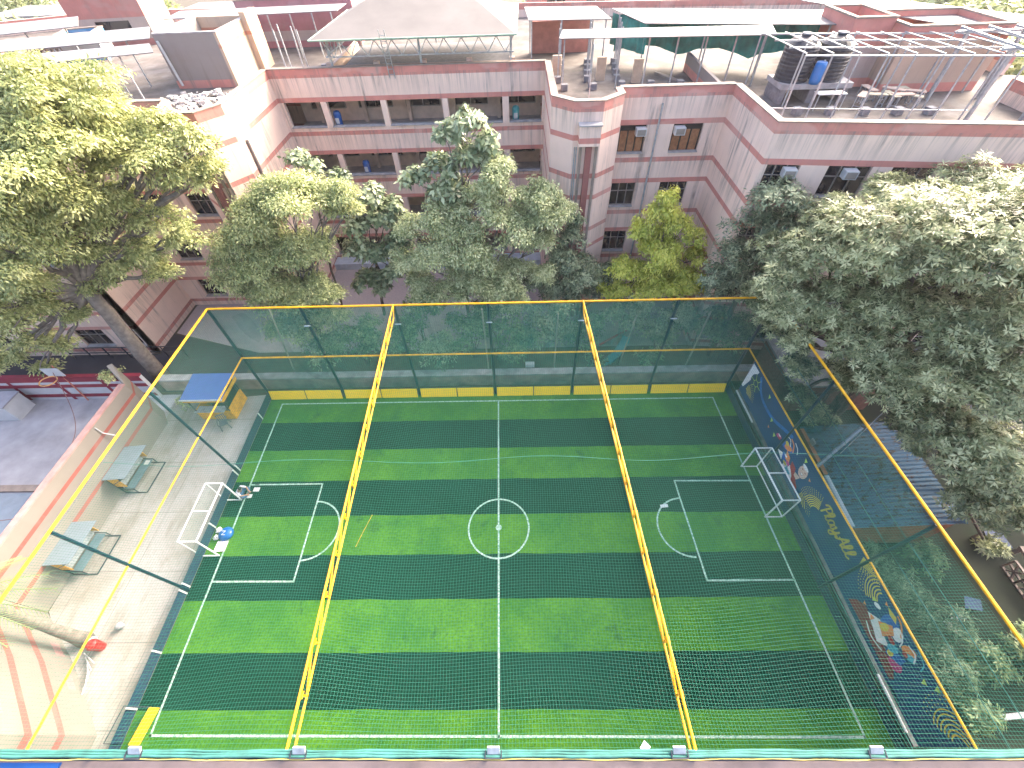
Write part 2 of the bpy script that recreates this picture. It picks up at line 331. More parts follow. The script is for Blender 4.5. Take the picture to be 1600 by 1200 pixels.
sheet([(XR(0)+.05,-.05,.6),(XR(-17.9)+.05,-17.9,.6)],[(XR(0)+.05,-.05,1.7),(XR(-17.9)+.05,-17.9,1.7)],30,3,.04,(1,0,0)).build('lower_netting',m_net_right,RF,smooth=True)
w_=MB()
for z in (.95,5.1,6.1): w_.tube([(XR(-i*1.79)+.01,-i*1.79,z-.03*math.sin(i*1.3)) for i in range(11)],.014,5)
w_.build('support_wire',m_bunch,RF)
MB().tube([(XR(-y)-.05,-y,1.12) for y in (1.0,2.2,3.4)],.05,8).build('rail_sleeve',m_white,RF)
MB().tube([(XR(-y)-.02,-y,1.1) for y in (15.6,16.5,17.4)],.05,8).build('rail_sleeve',m_white,RF)
MB().wall((XR(-.3)+.5,-.3),(XR(-17.8)+.5,-17.8),.2,0,.35).build('kerb_wall',m_conc,RF)
NF=thing('court_fence','near side fence top with bunched teal netting and yellow tie rope','fence',(0,-17.98,0),world=True)
for x in (-14.6,-9.7,-4.6,.6,5.85,10.9,15.8): MB().bar((x,-17.99,0),(x,-17.99,H-.06),.09,seg=8).build('post',m_post,NF)
MB().bar((-14.9,-17.99,H),(15.85,-17.99,H),.09,seg=8).build('top_rail',m_post,NF)
t=MB(); 
for k in range(3):
    P=[];R=[]
    for i in range(90):
        x=-15+31*i/89; P.append((x,-17.84-.05*k+.008*math.sin(i*.9+k)+.004*math.sin(i*2.3),H+.06+.03*k+.008*math.sin(i*1.7+k*2))); R.append(.034+.005*math.sin(i*.7+k)+.004*random.random())
    t.tube(P,R,7)
t.build('bunched_netting',m_bunch,NF,smooth=True)
t=MB().tube([(-15+31*i/120,-18.0+.008*math.sin(i*1.3)+.01*math.sin(i*.31),H+.12+.01*math.sin(i*.8)) for i in range(121)],.012,5)
t.build('tie_rope',M('yellow_rope',(.6,.5,.12),.8),NF)
# girders
def truss(xa,xb,label):
    T=thing('roof_girder',label,'girder',(xa,0,H),group='yellow lattice girders over the pitch',world=True)
    p=lambda t,z:(xa+(xb-xa)*t,-.05-17.9*t,z)
    MB().bar(p(0,H+.05),p(1,H+.05),.085,seg=8).build('top_chord',m_yel,T)
    MB().bar(p(0.0,H+.02),p(.03,H-.42),.07,seg=8).bar(p(.03,H-.42),p(1.0,H-.42),.075,seg=8).build('bottom_chord',m_yel,T)
    l=MB(); n=14
    for i in range(1,n):
        t0=i/n; l.bar(p(t0,H+.05),p(t0,H-.42),.05)
        if i<n-1: l.bar(p(t0,H+.05),p(t0+1/n,H-.42),.045)
    l.build('lacing',m_yel,T); g_=MB()
    for i in range(1,n): g_.box(p(i/n,0)[0]-.07,p(i/n,0)[0]+.07,p(i/n,0)[1]-.09,p(i/n,0)[1]+.09,H-.02,H+.0)
    tag(g_.build('clamp_plates',m_yel,T),kind='stuff'); return T
truss(-5,-4.52,'yellow lattice girder spanning the pitch, the left of two'); truss(5,5.9,'yellow lattice girder spanning the pitch, the right of two')
# roof net
rn=MB()
def nz_(x,y):
    u=(x+15)/10.2; s=abs(math.sin(math.pi*u)); e=min(1,(-y)/1.5)*min(1,(17.9+y)/1.5)
    return H-.03-.42*s*e+.07*e*math.sin(x*1.1+y*.5)*math.sin(y*.8)
def wob(x,y): 
    e=min(1,(-y)/1.2)*min(1,(17.9+y)/1.2)
    return (.10*e*math.sin(y*.55+x*.35)+.05*e*math.sin(x*1.2), .12*e*math.sin(x*.75+.6*math.sin(y*.4))+.05*e*math.sin(y*1.0+x*.3))
def npt(x,y):
    dx,dy=wob(x,y); sk=.02*-y*(x+15)/15
    return Vector((x+dx*min(1,(15-abs(x))/2 if abs(x)<15 else 0)+sk,y+dy,nz_(x,y)))
wd=.0052; pitch=.088
ys=np.linspace(-.05,-17.9,34); xs=np.linspace(-14.98,14.98,52)
for x in np.arange(-14.95,15,pitch):
    P=[npt(x,y) for y in ys]
    for a,b in zip(P[:-1],P[1:]): rn.quad((a.x-wd/2,a.y,a.z),(a.x+wd/2,a.y,a.z),(b.x+wd/2,b.y,b.z),(b.x-wd/2,b.y,b.z))
for y in np.arange(-.1,-17.9,-pitch):
    P=[npt(x,y) for x in xs]
    for a,b in zip(P[:-1],P[1:]): rn.quad((a.x,a.y-wd/2,a.z+.001),(b.x,b.y-wd/2,b.z+.001),(b.x,b.y+wd/2,b.z+.001),(a.x,a.y+wd/2,a.z+.001))
tag(rn.build('roof_net',m_net),'fine green knotted net stretched over the whole pitch between the girders','net')
tag(MB().tube([(x,-9.3+.12*math.sin(x*.7),7.42-.03*math.cos(x)) for x in np.linspace(-14.9,15.4,60)],.008,5).build('stay_rope',M('aqua_rope',(.03,.17,.13),.7)),'thin aqua rope running across the pitch net from side to side','rope')
# floodlights
def flood(x,y,z,label,near):
    o=thing('floodlight',label,'floodlight',(x,y,z),group='small LED floodlights on the court fence')
    s=1 if near else -1
    a=Matrix.Rotation(s*math.radians(-50 if near else -50),4,'X')
    MB().box(-.16,.16,-.03,.03,-.09,.09,a).build('housing',m_steel,o,bev=.01)
    MB().box(-.135,.135,.031,.036,-.07,.07,a).build('lens',M('lens_glass',(.75,.76,.8),.25),o)
    MB().bar((-.2,0,0),(-.2,-.16*s,-.02),.025).bar((.2,0,0),(.2,-.16*s,-.02),.025).bar((-.2,-.16*s,-.02),(.2,-.16*s,-.02),.025).build('bracket',m_black,o)
    return o
for x,l in ((-8.4,'near floodlight above the left corner by the yellow panel'),(-4.15,'near floodlight beside the left girder end'),(.8,'near floodlight at the middle of the near edge'),(5.45,'near floodlight beside the right girder end'),(10.3,'near floodlight by the right corner of the pitch')):
    flood(x,-17.82,7.72,l,True)
for x,l in ((-10,'far floodlight on the second post from the left'),(-5,'far floodlight on the third post, below the left girder'),(0,'far floodlight on the middle post of the far fence'),(5,'far floodlight below the right girder'),(10,'far floodlight on the post right of the right girder')):
    flood(x+.0,-.16,6.35,l,False)
BLOBS={
 'left_shade':[(-21.6,2.2,7.9,1.10),(-24.1,1.6,6.1,0.90),(-23.8,0.5,8.8,1.40),(-27.5,0.0,6.2,1.60),(-19.8,2.2,11.0,1.40),(-20.6,1.0,12.3,1.80),(-19.0,3.0,9.3,1.10),(-21.3,0.6,12.9,2.20),(-20.1,3.0,16.0,2.30),(-17.5,3.0,16.4,2.00),(-17.0,4.0,15.0,1.50),(-15.2,4.0,14.8,1.10),(-13.8,4.0,14.1,1.00),(-17.6,2.0,14.7,2.10),(-19.6,1.0,14.5,2.70),(-16.4,3.0,13.7,1.90),(-15.1,4.0,12.4,1.20),(-13.7,4.3,13.0,0.70),(-19.2,1.0,12.9,1.90),(-18.6,2.5,11.8,1.60),(-17.3,3.3,10.8,1.10),(-16.5,3.5,9.7,0.90),(-21.7,0.0,11.6,2.20),(-20.9,2.0,9.8,1.20),(-20.3,2.5,8.5,1.00),(-18.8,3.0,7.9,0.80),(-25.6,0.0,7.9,2.00),(-24.4,1.0,7.1,1.10),(-27.4,0.8,4.6,0.90),(-26.2,1.0,4.1,0.60),(-29.9,0.6,3.5,1.00),(-28.5,0.5,2.7,0.50),(-23.5,0.0,9.9,1.80),(-19.2,4.0,16.5,1.30),(-17.6,4.0,15.5,1.50),(-15.2,3.6,14.0,1.20)],
 'feathery_left':[(-13.8,3.8,5.0,1.36),(-10.9,4.0,5.3,1.24),(-15.5,4.0,5.7,1.02),(-15.7,4.0,6.4,1.13),(-12.4,3.8,5.0,1.24),(-14.1,4.6,7.8,1.36),(-8.2,5.6,11.0,0.90),(-11.5,4.8,7.6,1.58),(-12.6,5.0,10.3,1.36),(-10.8,5.0,11.0,1.81),(-13.5,5.0,9.2,1.81),(-9.5,5.5,10.2,1.47),(-15.0,4.5,7.4,1.58),(-12.8,5.0,7.5,1.92),(-15.0,4.5,8.7,1.02),(-10.5,5.5,7.8,1.24),(-13.9,4.0,5.9,1.58),(-11.8,4.5,5.7,1.24),(-8.2,5.5,9.9,0.79),(-13.6,3.0,3.0,1.47),(-10.6,3.5,3.6,1.13)],
 'teak':[(-7.9,7.0,3.4,0.79),(-9.0,6.8,4.2,0.79),(-6.8,7.4,4.7,0.90),(-9.0,7.4,6.3,0.90),(-6.4,8.0,8.6,0.90),(-5.2,7.6,7.9,0.79),(-7.9,8.0,9.0,0.79),(-7.1,8.0,9.6,0.90),(-7.2,8.0,8.2,1.13),(-8.5,7.5,7.8,1.02),(-6.2,8.0,6.7,1.02),(-8.0,7.5,6.0,1.02),(-8.2,7.0,4.3,0.68)],
 'teak_sprig':[(-11.5,9.0,11.4,0.60),(-10.7,9.0,10.9,0.60),(-9.8,9.0,10.2,0.60),(-8.9,9.0,10.4,0.30)],
 'broad_top':[(-1.0,7.0,13.7,0.90),(-2.0,7.0,13.1,0.70),(0.2,7.0,12.7,0.70),(-0.9,7.0,12.1,0.90),(-2.6,7.0,11.6,0.90),(-4.1,7.0,10.9,0.80),(-2.4,7.0,10.2,1.10),(0.3,7.0,11.9,0.70)],
 'pale':[(-1.2,4.8,7.3,1.69),(1.2,4.3,4.7,1.36),(-4.4,4.2,4.5,1.02),(3.3,5.6,5.2,1.13),(3.9,6.0,9.4,1.02),(-2.4,5.8,9.2,1.36),(-5.1,5.2,6.7,1.02),(-0.0,4.4,5.0,1.24),(-2.9,4.2,4.9,1.24),(3.2,5.8,9.1,1.13),(1.0,6.0,11.3,1.24),(2.5,6.0,10.2,1.24),(-0.1,6.0,9.9,1.58),(1.3,5.5,8.5,1.81),(-1.8,5.5,8.2,1.69),(3.1,6.0,7.3,1.13),(-3.4,5.0,7.2,1.36),(-1.2,5.0,5.8,1.58),(1.2,5.0,5.7,1.36),(-4.8,5.0,5.4,1.02),(-4.9,6.0,8.4,0.90)],
 'conical':[(2.9,5.8,4.6,1.02),(4.6,5.3,3.9,1.13),(7.2,6.3,4.6,1.02),(5.1,7.0,8.2,0.56),(4.9,6.8,7.1,0.90),(4.8,6.5,5.8,1.24),(5.5,6.0,4.6,1.58),(3.6,6.0,3.9,1.02),(6.9,6.0,3.5,0.90)],
 'golden':[(8.0,5.4,4.2,0.90),(13.6,5.3,4.4,0.90),(11.0,5.6,4.3,1.24),(8.2,5.6,5.6,0.90),(12.6,5.2,4.8,1.13),(10.0,5.0,4.2,1.13),(10.2,6.0,10.1,0.56),(10.1,6.0,9.1,0.90),(11.3,6.0,8.0,1.13),(9.4,6.0,8.0,0.90),(12.4,6.0,7.4,0.68),(10.5,5.8,6.6,1.47),(13.0,6.0,6.0,0.79),(9.1,5.5,5.1,1.13),(11.4,5.3,4.7,1.58),(7.9,5.5,3.9,0.68)],
 'dark_right':[(13.7,3.0,5.7,1.13),(16.8,2.4,5.8,1.47),(14.7,3.0,11.0,1.36),(14.5,3.5,9.3,1.36),(14.1,3.5,7.5,1.36),(13.4,3.5,6.4,1.02),(16.1,3.0,7.2,1.69),(15.9,2.5,9.5,1.69),(14.8,2.5,6.3,1.24)],
 'mango':[(14.4,0.6,6.8,1.10),(14.8,-0.8,6.7,1.00),(19.2,-5.3,6.7,1.70),(20.4,-5.5,8.6,1.90),(22.1,-9.6,5.2,1.40),(19.9,-6.5,5.9,1.30),(21.2,-9.0,5.2,1.30),(17.7,-3.5,7.4,1.60),(16.5,1.0,11.0,1.70),(18.8,1.0,12.0,1.70),(21.7,1.0,12.0,1.80),(23.0,0.0,12.5,1.80),(15.2,0.0,10.0,1.80),(17.2,-1.0,10.6,2.30),(18.7,-2.0,11.5,2.60),(20.6,-3.0,11.8,2.80),(14.7,-1.5,8.3,1.40),(16.4,-2.0,8.5,1.80),(18.5,-3.0,8.9,2.20),(20.3,-4.0,9.4,2.40),(22.0,-5.0,9.5,2.30),(14.3,-2.0,8.2,1.10),(14.9,-2.6,7.0,1.00),(13.9,-1.0,8.9,1.20),(15.7,-3.3,5.7,0.85),(16.9,-4.0,3.4,0.75),(15.8,-3.8,4.4,0.50),(18.0,-4.4,2.7,0.60),(17.4,-4.0,5.7,1.15),(18.1,-5.0,6.8,1.50),(19.6,-6.0,7.5,1.80),(21.2,-7.0,7.9,2.00),(19.1,-7.0,5.4,1.10),(20.5,-8.0,5.6,1.50),(21.5,-9.0,6.2,1.60),(20.8,-9.5,4.1,1.00),(22.4,-10.0,3.5,1.10),(23.0,-11.0,1.6,0.60)],
}
# ---------------------------------------------------------------- banner with painted players and lettering
BN=thing('printed_banner','long dark blue printed banner with yellow script lettering hung on the right fence','banner',(15.2,-9,1.6),world=True)
def bp(s,z,d=0): return (XR(-s)+.02-d+.03*math.sin(s*2.1)*0,-s,z)
b=MB(); K=44
for i in range(K):
    s0=1.0+16.8*i/K; s1=1.0+16.8*(i+1)/K; b.quad(bp(s0,1.3),bp(s1,1.3),bp(s1,3.82),bp(s0,3.82))
    b.quad(bp(s0,1.3,-.02),bp(s0,3.82,-.02),bp(s1,3.82,-.02),bp(s1,1.3,-.02))
b.build('banner_sheet',M('banner_blue',(.0004,.036,.145),.7,var=.35,scale=.6),BN)
def col(n,c): return M('print_'+n,c,.5,var=.12)
pY,pO,pR,pW,pB,pM,pP,pC,pG,pS=[col(n,c) for n,c in (('yellow',(.62,.48,.06)),('orange',(.75,.25,.08)),('red',(.35,.01,.03)),('white',(.75,.75,.78)),('blue',(.02,.09,.42)),('maroon',(.2,.008,.03)),('pink',(.55,.03,.22)),('cyan',(.08,.35,.5)),('green',(.5,.65,.12)),('skin',(.62,.42,.36)))]
def pol(mb,pts,d): mb.poly([bp(s,z,d) for s,z in pts]); return mb
def ell(mb,c,rs,rz,d,n=16,a=0):
    return pol(mb,[(c[0]+rs*math.cos(t)*math.cos(a)-rz*math.sin(t)*math.sin(a),c[1]+rs*math.cos(t)*math.sin(a)+rz*math.sin(t)*math.cos(a)) for t in [2*math.pi*i/n for i in range(n)]],d)
def stroke(mb,pts,w,d):
    for (a,b_) in zip(pts[:-1],pts[1:]):
        a=Vector(a);b_=Vector(b_);dd=(b_-a)
        if dd.length<1e-5: continue
        dd.normalize();n=Vector((-dd.y,dd.x))*w/2
        pol(mb,[tuple(a-n),tuple(b_-n),tuple(b_+n),tuple(a+n)],d); ell(mb,a,w/2,w/2,d+.0006,8)
    ell(mb,pts[-1],w/2,w/2,d+.0006,8)
def curve(P,n=8):
    out=[];P=[Vector(p) for p in P]
    for i in range(len(P)-1):
        p0,p1,p2,p3=P[max(i-1,0)],P[i],P[i+1],P[min(i+2,len(P)-1)]
        for k in range(n):
            t=k/n; out.append(.5*((2*p1)+(p2-p0)*t+(2*p0-5*p1+4*p2-p3)*t*t+(-p0+3*p1-3*p2+p3)*t**3))
    out.append(P[-1]); return [tuple(p) for p in out]
# script letters in a unit box, x right, y up
L={'P':[[(.12,-.05),(.2,.5),(.28,.95)],[(-.05,.72),(.1,.98),(.45,1.02),(.62,.8),(.45,.52),(.2,.45)]],
 'l':[[(0,.05),(.2,.5),(.3,.95),(.16,.98),(.08,.5),(.1,.08),(.25,.0),(.42,.12)]],
 'a':[[(.42,.5),(.2,.58),(.03,.3),(.1,.03),(.3,.08),(.44,.5),(.4,.1),(.5,.0),(.62,.12)]],
 'y':[[(.0,.5),(.08,.55),(.06,.2),(.2,.05),(.36,.25),(.44,.55)],[(.44,.55),(.36,0),(.22,-.4),(.03,-.35),(.1,-.1),(.6,.15)]],
 'A':[[(-.1,.0),(.05,.02),(.35,.7),(.5,1.02),(.52,.5),(.56,.0)],[(.1,.36),(.35,.4),(.62,.36)]]}
tx=MB(); X=0; sc=.62
for ch,adv in (('P',.55),('l',.38),('a',.58),('y',.62),('A',.68),('l',.40),('l',.45)):
    for st in L[ch]:
        P=[(9.42+(X+x+.12*y)*sc,2.72+y*sc*1.02) for x,y in st]; stroke(tx,curve(P),.085,.008)
    X+=adv
tx.build('lettering',pY,BN)
# halftone swirls
ht=MB()
def swirl(cs,cz,a0,a1,r0,r1,nr,na,dot=.05,seed=1):
    rnd=random.Random(seed)
    for i in range(nr):
        r=r0+(r1-r0)*i/(nr-1)
        if i<nr*.6:
            P=[(cs+r*math.cos(a0+(a1-a0)*k/12),cz+.8*r*math.sin(a0+(a1-a0)*k/12)) for k in range(13)]; P=[p for p in P if 1.6<p[1]<3.78]
            if len(P)>1: stroke(ht,P,dot*(1-.5*i/nr),.006)
        else:
            for k in range(na):
                a=a0+(a1-a0)*k/na; p=(cs+r*math.cos(a),cz+.8*r*math.sin(a))
                if 1.6<p[1]<3.78: ell(ht,p,dot*.5,dot*.5,.006,4)
swirl(1.5,1.75,.1,1.5,.25,1.0,8,10,.05); swirl(9.55,2.2,1.9,3.3,.5,1.4,10,12,.055); swirl(8.2,1.4,.2,1.5,.3,1.2,8,10,.05)
swirl(11.75,4.1,-1.3,-.1,.6,1.3,10,12,.055); swirl(13.6,3.4,2.7,4.2,.4,1.4,9,12,.055); swirl(17.9,3.3,1.9,4.0,.4,1.5,9,12,.055)
ht.build('halftone_swirls',pY,BN)
a=MB(); stroke(a,curve([(2.1,3.5),(2.6,2.95),(3.3,2.7),(4.3,2.75),(5.3,3.15),(5.9,3.4)]),.2,.005); a.build('blue_brush_arc',M('print_brightblue',(.01,.13,.5),.5,var=.5,scale=6),BN)
# printed ball
a=MB(); ell(a,(1.95,2.9),.55,.55,.005,20); a.build('printed_ball',M('print_navy',(.004,.035,.09),.5),BN)
a=MB()
hexp=[(1.95+.22*math.cos(k*math.pi/3),2.9+.22*math.sin(k*math.pi/3)) for k in range(7)]; stroke(a,hexp,.03,.007)
for k in range(6): stroke(a,[hexp[k],(1.95+.52*math.cos(k*math.pi/3),2.9+.52*math.sin(k*math.pi/3))],.03,.007)
a.build('ball_seams',pG,BN)
a=MB(); pol(a,[(1.02,1.75),(1.2,1.75),(1.75,3.6),(1.02,3.6)],.004); a.build('white_corner',pW,BN)
# confetti triangles
a=MB()
for s,z in ((3.3,3.35),(4.3,2.6),(5.0,2.2),(7.3,3.4),(13.3,3.0),(16.05,3.2),(16.3,3.6)): pol(a,[(s-.1,z+.12),(s+.12,z+.08),(s+.02,z-.14)],.006)
a.build('confetti',pG,BN)
a=MB()
for s,z in ((4.4,2.15),(8.1,3.0),(13.3,2.4),(13.6,3.5)): pol(a,[(s-.08,z+.06),(s+.1,z+.0),(s+.0,z-.1)],.006)
a.build('confetti',pO,BN)
def fig(parts,name):
    for k,(mt,shapes) in enumerate(parts):
        mb=MB()
        for sh in shapes:
            if sh[0]=='e': ell(mb,sh[1],sh[2],sh[3],.006+.0015*k,16,sh[4] if len(sh)>4 else 0)
            elif sh[0]=='s': stroke(mb,curve(sh[1]),sh[2],.006+.0015*k)
            else: pol(mb,sh[1],.006+.0015*k)
        mb.build(name,mt,BN)
fig([(pB,[('e',(6.1,2.75),.5,.22,.5),('e',(6.45,2.1),.42,.22,-.4)]),(pO,[('e',(6.15,2.75),.3,.16,.6),('p',[(6.2,2.6),(6.6,2.5),(6.75,2.2),(6.4,2.15)]),('s',[(6.0,3.3),(6.3,3.2),(6.5,2.9)],.09)]),
 (pY,[('e',(5.95,2.85),.14,.12),('e',(6.55,1.95),.16,.09)]),(pP,[('e',(5.3,2.55),.22,.12,.4),('e',(6.7,2.15),.15,.1)]),
 (pW,[('s',[(5.65,3.1),(5.95,3.2),(6.2,2.95)],.05),('e',(5.3,2.62),.12,.05),('s',[(6.3,3.4),(6.6,3.3),(6.75,3.1)],.05),('e',(6.35,2.3),.12,.06),('p',[(5.7,2.0),(6.3,1.8),(6.1,2.2)])]),
 (pR,[('e',(5.4,2.5),.1,.08)])],'painted_players')
fig([(pW,[('p',[(6.5,1.6),(7.7,1.6),(7.6,2.0),(6.9,2.25),(6.5,2.0)])]),(pR,[('p',[(6.8,2.55),(7.2,2.5),(7.35,2.2),(7.9,1.9),(8.1,1.6),(7.5,1.6),(7.3,1.95),(6.9,2.2)])]),
 (pS,[('e',(7.6,2.85),.3,.4),('p',[(7.3,2.35),(7.7,2.45),(7.6,2.1),(7.35,2.15)])]),(pC,[('p',[(6.7,1.75),(7.1,1.75),(7.2,1.9),(6.8,1.95)])]),
 (pW,[('e',(7.55,3.18),.24,.1),('e',(7.62,2.68),.13,.05)]),(pM,[('e',(7.48,2.95),.05,.03),('e',(7.72,2.95),.05,.03),('s',[(7.5,2.72),(7.6,2.64),(7.74,2.72)],.025)])],'painted_players')
fig([(pM,[('p',[(12.95,1.57),(13.1,2.05),(13.4,2.35),(14.0,2.35),(14.8,2.2),(15.5,2.1),(15.85,1.8),(15.8,1.57)])]),(pP,[('e',(15.4,2.3),.3,.28)]),
 (pB,[('e',(14.25,3.05),.35,.5,.2),('p',[(14.8,2.5),(15.4,2.9),(15.5,2.5),(15.0,2.1)])]),(pW,[('p',[(13.6,2.3),(14.0,2.75),(14.3,2.5),(14.9,2.45),(14.6,1.95),(14.1,2.15)]),('e',(14.6,3.2),.22,.3,.4),('s',[(13.9,1.95),(14.4,1.8),(14.9,1.95)],.07)]),
 (pO,[('p',[(14.0,2.6),(14.3,3.2),(14.6,3.0),(14.5,2.4)]),('p',[(13.7,2.4),(13.9,2.5),(13.9,2.2)]),('e',(15.15,3.3),.18,.3,-.5),('s',[(14.1,3.7),(14.4,3.6),(14.7,3.3)],.08)]),
 (pY,[('e',(14.25,2.75),.15,.24),('p',[(13.7,3.5),(14.1,3.6),(14.3,3.4),(13.95,3.35)]),('e',(15.05,2.35),.12,.16)]),
 (pC,[('e',(14.95,2.6),.16,.25,-.4),('e',(15.35,3.2),.2,.13,.8),('s',[(15.2,3.75),(15.6,3.65),(15.75,3.35)],.05)]),
 (pR,[('e',(14.7,2.75),.16,.12),('e',(15.2,3.05),.12,.1)]),(pW,[('s',[(14.5,3.45),(14.8,3.3),(14.95,3.0)],.05),('s',[(15.0,3.45),(15.3,3.5),(15.5,3.25)],.06),('e',(13.55,3.0),.16,.1,.5)])],'painted_players')
# ---------------------------------------------------------------- goals
def goal(ff0,ff1,depth,label):   # front feet (x,y), depth vector along x
    o=thing('football_goal',label,'goal',(ff0[0],ff0[1],0),group='white tube goals',world=True)
    A=Vector((*ff0,0.03));B=Vector((*ff1,.03));dv=Vector((depth,.0,0));up=Vector((0,0,1.97)); r=.043; gm=M('goal_white',(.72,.73,.74),.4,var=.08)
    MB().tube([A,A+up],r,8).tube([B,B+up],r,8).build('goal_post',gm,o)
    MB().tube([A+up,B+up],r,8).build('crossbar',gm,o)
    f=MB(); 
    for p,q in ((A,A+dv),(B,B+dv),(A+dv,B+dv),(A+up,A+up+dv),(B+up,B+up+dv),(A+up+dv,B+up+dv),(A+dv,A+dv+up),(B+dv,B+dv+up),((A+B)/2+up,(A+B)/2+up+dv)): f.tube([p,q],.034,8)
    f.build('back_frame',gm,o)
    n=MB().quad(A+up,B+up,B+up+dv,A+up+dv).quad(A+up+dv,B+up+dv,B+dv,A+dv).quad(A,A+dv,A+up+dv,A+up).quad(B,B+up,B+up+dv,B+dv)
    n.build('goal_net',m_net_goal,o)
goal((-13.97,-7.34),(-13.88,-10.37),-.9,'white box goal at the left end of the pitch')
goal((14.12,-5.68),(14.33,-8.65),.88,'white box goal at the right end of the pitch in front of the blue banner')
# ---------------------------------------------------------------- kiosk, chair, dugouts
K_=thing('kiosk','yellow kiosk with pale blue roof in the far left corner of the apron','kiosk',(-17.7,-.95,0),world=True)
k=MB().box(-18.8,-16.6,-1.75,-1.69,0,.82).build('front_panel',m_yel,K_,bev=.01)
MB().box(-16.66,-16.6,-1.685,-.06,0,1.0).build('side_panel',m_yel,K_,bev=.01)
MB().box(-18.8,-18.74,-1.685,-.06,0,.9).build('side_panel',m_yel,K_,bev=.01)
MB().box(-18.85,-16.95,-1.85,-1.35,.83,.87).build('counter',m_steel,K_)
MB().box(-18.6,-16.7,-.3,-.12,.02,1.5).box(-18.4,-17.9,-.9,-.5,.02,.8).box(-17.3,-17.0,-1.1,-.7,.02,1.1).build('storage_shelf',m_post,K_)
for x,y in ((-18.76,-1.72),(-16.64,-1.72),(-18.76,-.1),(-16.64,-.1)): MB().bar((x,y,0),(x,y,2.2),.05).build('leg',m_post,K_)
MB().add([(-18.85,-1.95,2.2),(-16.3,-1.95,2.2),(-16.3,-.02,2.42),(-18.85,-.02,2.42),(-18.85,-1.95,2.25),(-16.3,-1.95,2.25),(-16.3,-.02,2.47),(-18.85,-.02,2.47)],[(0,3,2,1),(4,5,6,7),(0,1,5,4),(1,2,6,5),(2,3,7,6),(3,0,4,7)]).build('roof',M('kiosk_roof_blue',(.07,.13,.38),.5,var=.1),K_)
MB().box(-18.88,-16.28,-2.0,-1.955,2.16,2.27).build('roof_trim',m_white,K_)
MB().box(-18.8,-16.35,-1.93,-1.9,1.95,2.15).box(-16.34,-16.31,-1.9,-.05,1.95,2.18).build('fascia',m_yel,K_)
ch=thing('plastic_chair','dark grey plastic chair standing outside the yellow kiosk','chair',(-17.0,-2.35,0),.5)
mp_=M('grey_plastic',(.10,.115,.13),.5)
MB().box(-.24,.24,-.22,.22,.40,.435).build('seat',mp_,ch,bev=.015)
q=MB()
for i in range(5): q.bar((-.2+.1*i,.22,.43),(-.21+.105*i,.33,.86),.05,.015)
q.bar((-.25,.33,.86),(.25,.33,.86),.06,.03); q.build('backrest',mp_,ch)
for x in (-.22,.22):
    for y in (-.2,.2): MB().bar((x,y,.41),(x*1.25,y*1.4,0),.045).build('leg',mp_,ch)
for x in (-.25,.25): MB().bar((x,-.2,.62),(x,.27,.62),.05,.03).bar((x,-.2,.62),(x,-.2,.42),.04).build('armrest',mp_,ch)
# dugout
m_poly=M('grey_roof_sheet',(.18,.22,.26),.4,var=.1)
dg=thing('dugout_bench','roofed substitutes bench with a paper left on its seat, nearer the yellow kiosk','bench shelter',(-20.1,-5.85,0),group='roofed team benches along the cream wall')
LX=.97
MB().add([(-.85,-LX-.08,1.62),(.55,-LX-.08,1.80),(.55,LX+.08,1.80),(-.85,LX+.08,1.62),(-.85,-LX-.08,1.65),(.55,-LX-.08,1.83),(.55,LX+.08,1.83),(-.85,LX+.08,1.65)],[(0,3,2,1),(4,5,6,7),(0,1,5,4),(1,2,6,5),(2,3,7,6),(3,0,4,7)]).build('roof',m_poly,dg)
MB().box(-.72,-.69,-LX,LX,.35,1.6).build('back_panel',m_post,dg)
for s in (-1,1): MB().prism([(-.68,s*LX-.01),(-.1,s*LX-.01),(-.1,s*LX+.01),(-.68,s*LX+.01)],.75,1.55).build('end_panel',m_yel,dg)
MB().box(-.45,.05,-LX+.05,LX-.05,.43,.47).build('seat',M('bench_blue_grey',(.10,.16,.20),.5),dg,bev=.01)
MB().box(-.5,-.46,-LX+.05,LX-.05,.55,.95).build('backrest',m_steel,dg)
f=MB()
for s in (-1,1):
    f.bar((-.7,s*LX,0),(-.7,s*LX,1.6),.04).bar((.02,s*LX,0),(.02,s*LX,.45),.04).bar((-.7,s*LX,.03),(.5,s*LX,.03),.04).bar((.02,s*LX,.45),(-.7,s*LX,.45),.04).bar((.5,s*LX,.03),(.5,s*LX*.9,.03),.04).bar((-.7,s*LX,1.0),(.5,s*LX,1.78),.035)
f.bar((.5,-LX,.03),(.5,LX,.03),.04).bar((-.7,-LX,1.58),(-.7,LX,1.58),.04).build('frame',m_post,dg)
d2=dup(dg,None,(-20.15,-10.25,0),None,'roofed substitutes bench with an empty seat, nearer the palm')
tag(MB().add([(-.12,-.15,.02),(.12,-.13,.03),(.13,.14,.02),(-.11,.15,.045),(-.12,-.15,0),(.12,-.13,0),(.13,.14,0),(-.11,.15,0)],[(0,1,2,3),(7,6,5,4),(0,4,5,1),(1,5,6,2),(2,6,7,3),(3,7,4,0)]).build('paper_sheet',m_white),'crumpled white paper lying on the bench seat near the kiosk','paper').location=(-20.25,-5.15,.47)
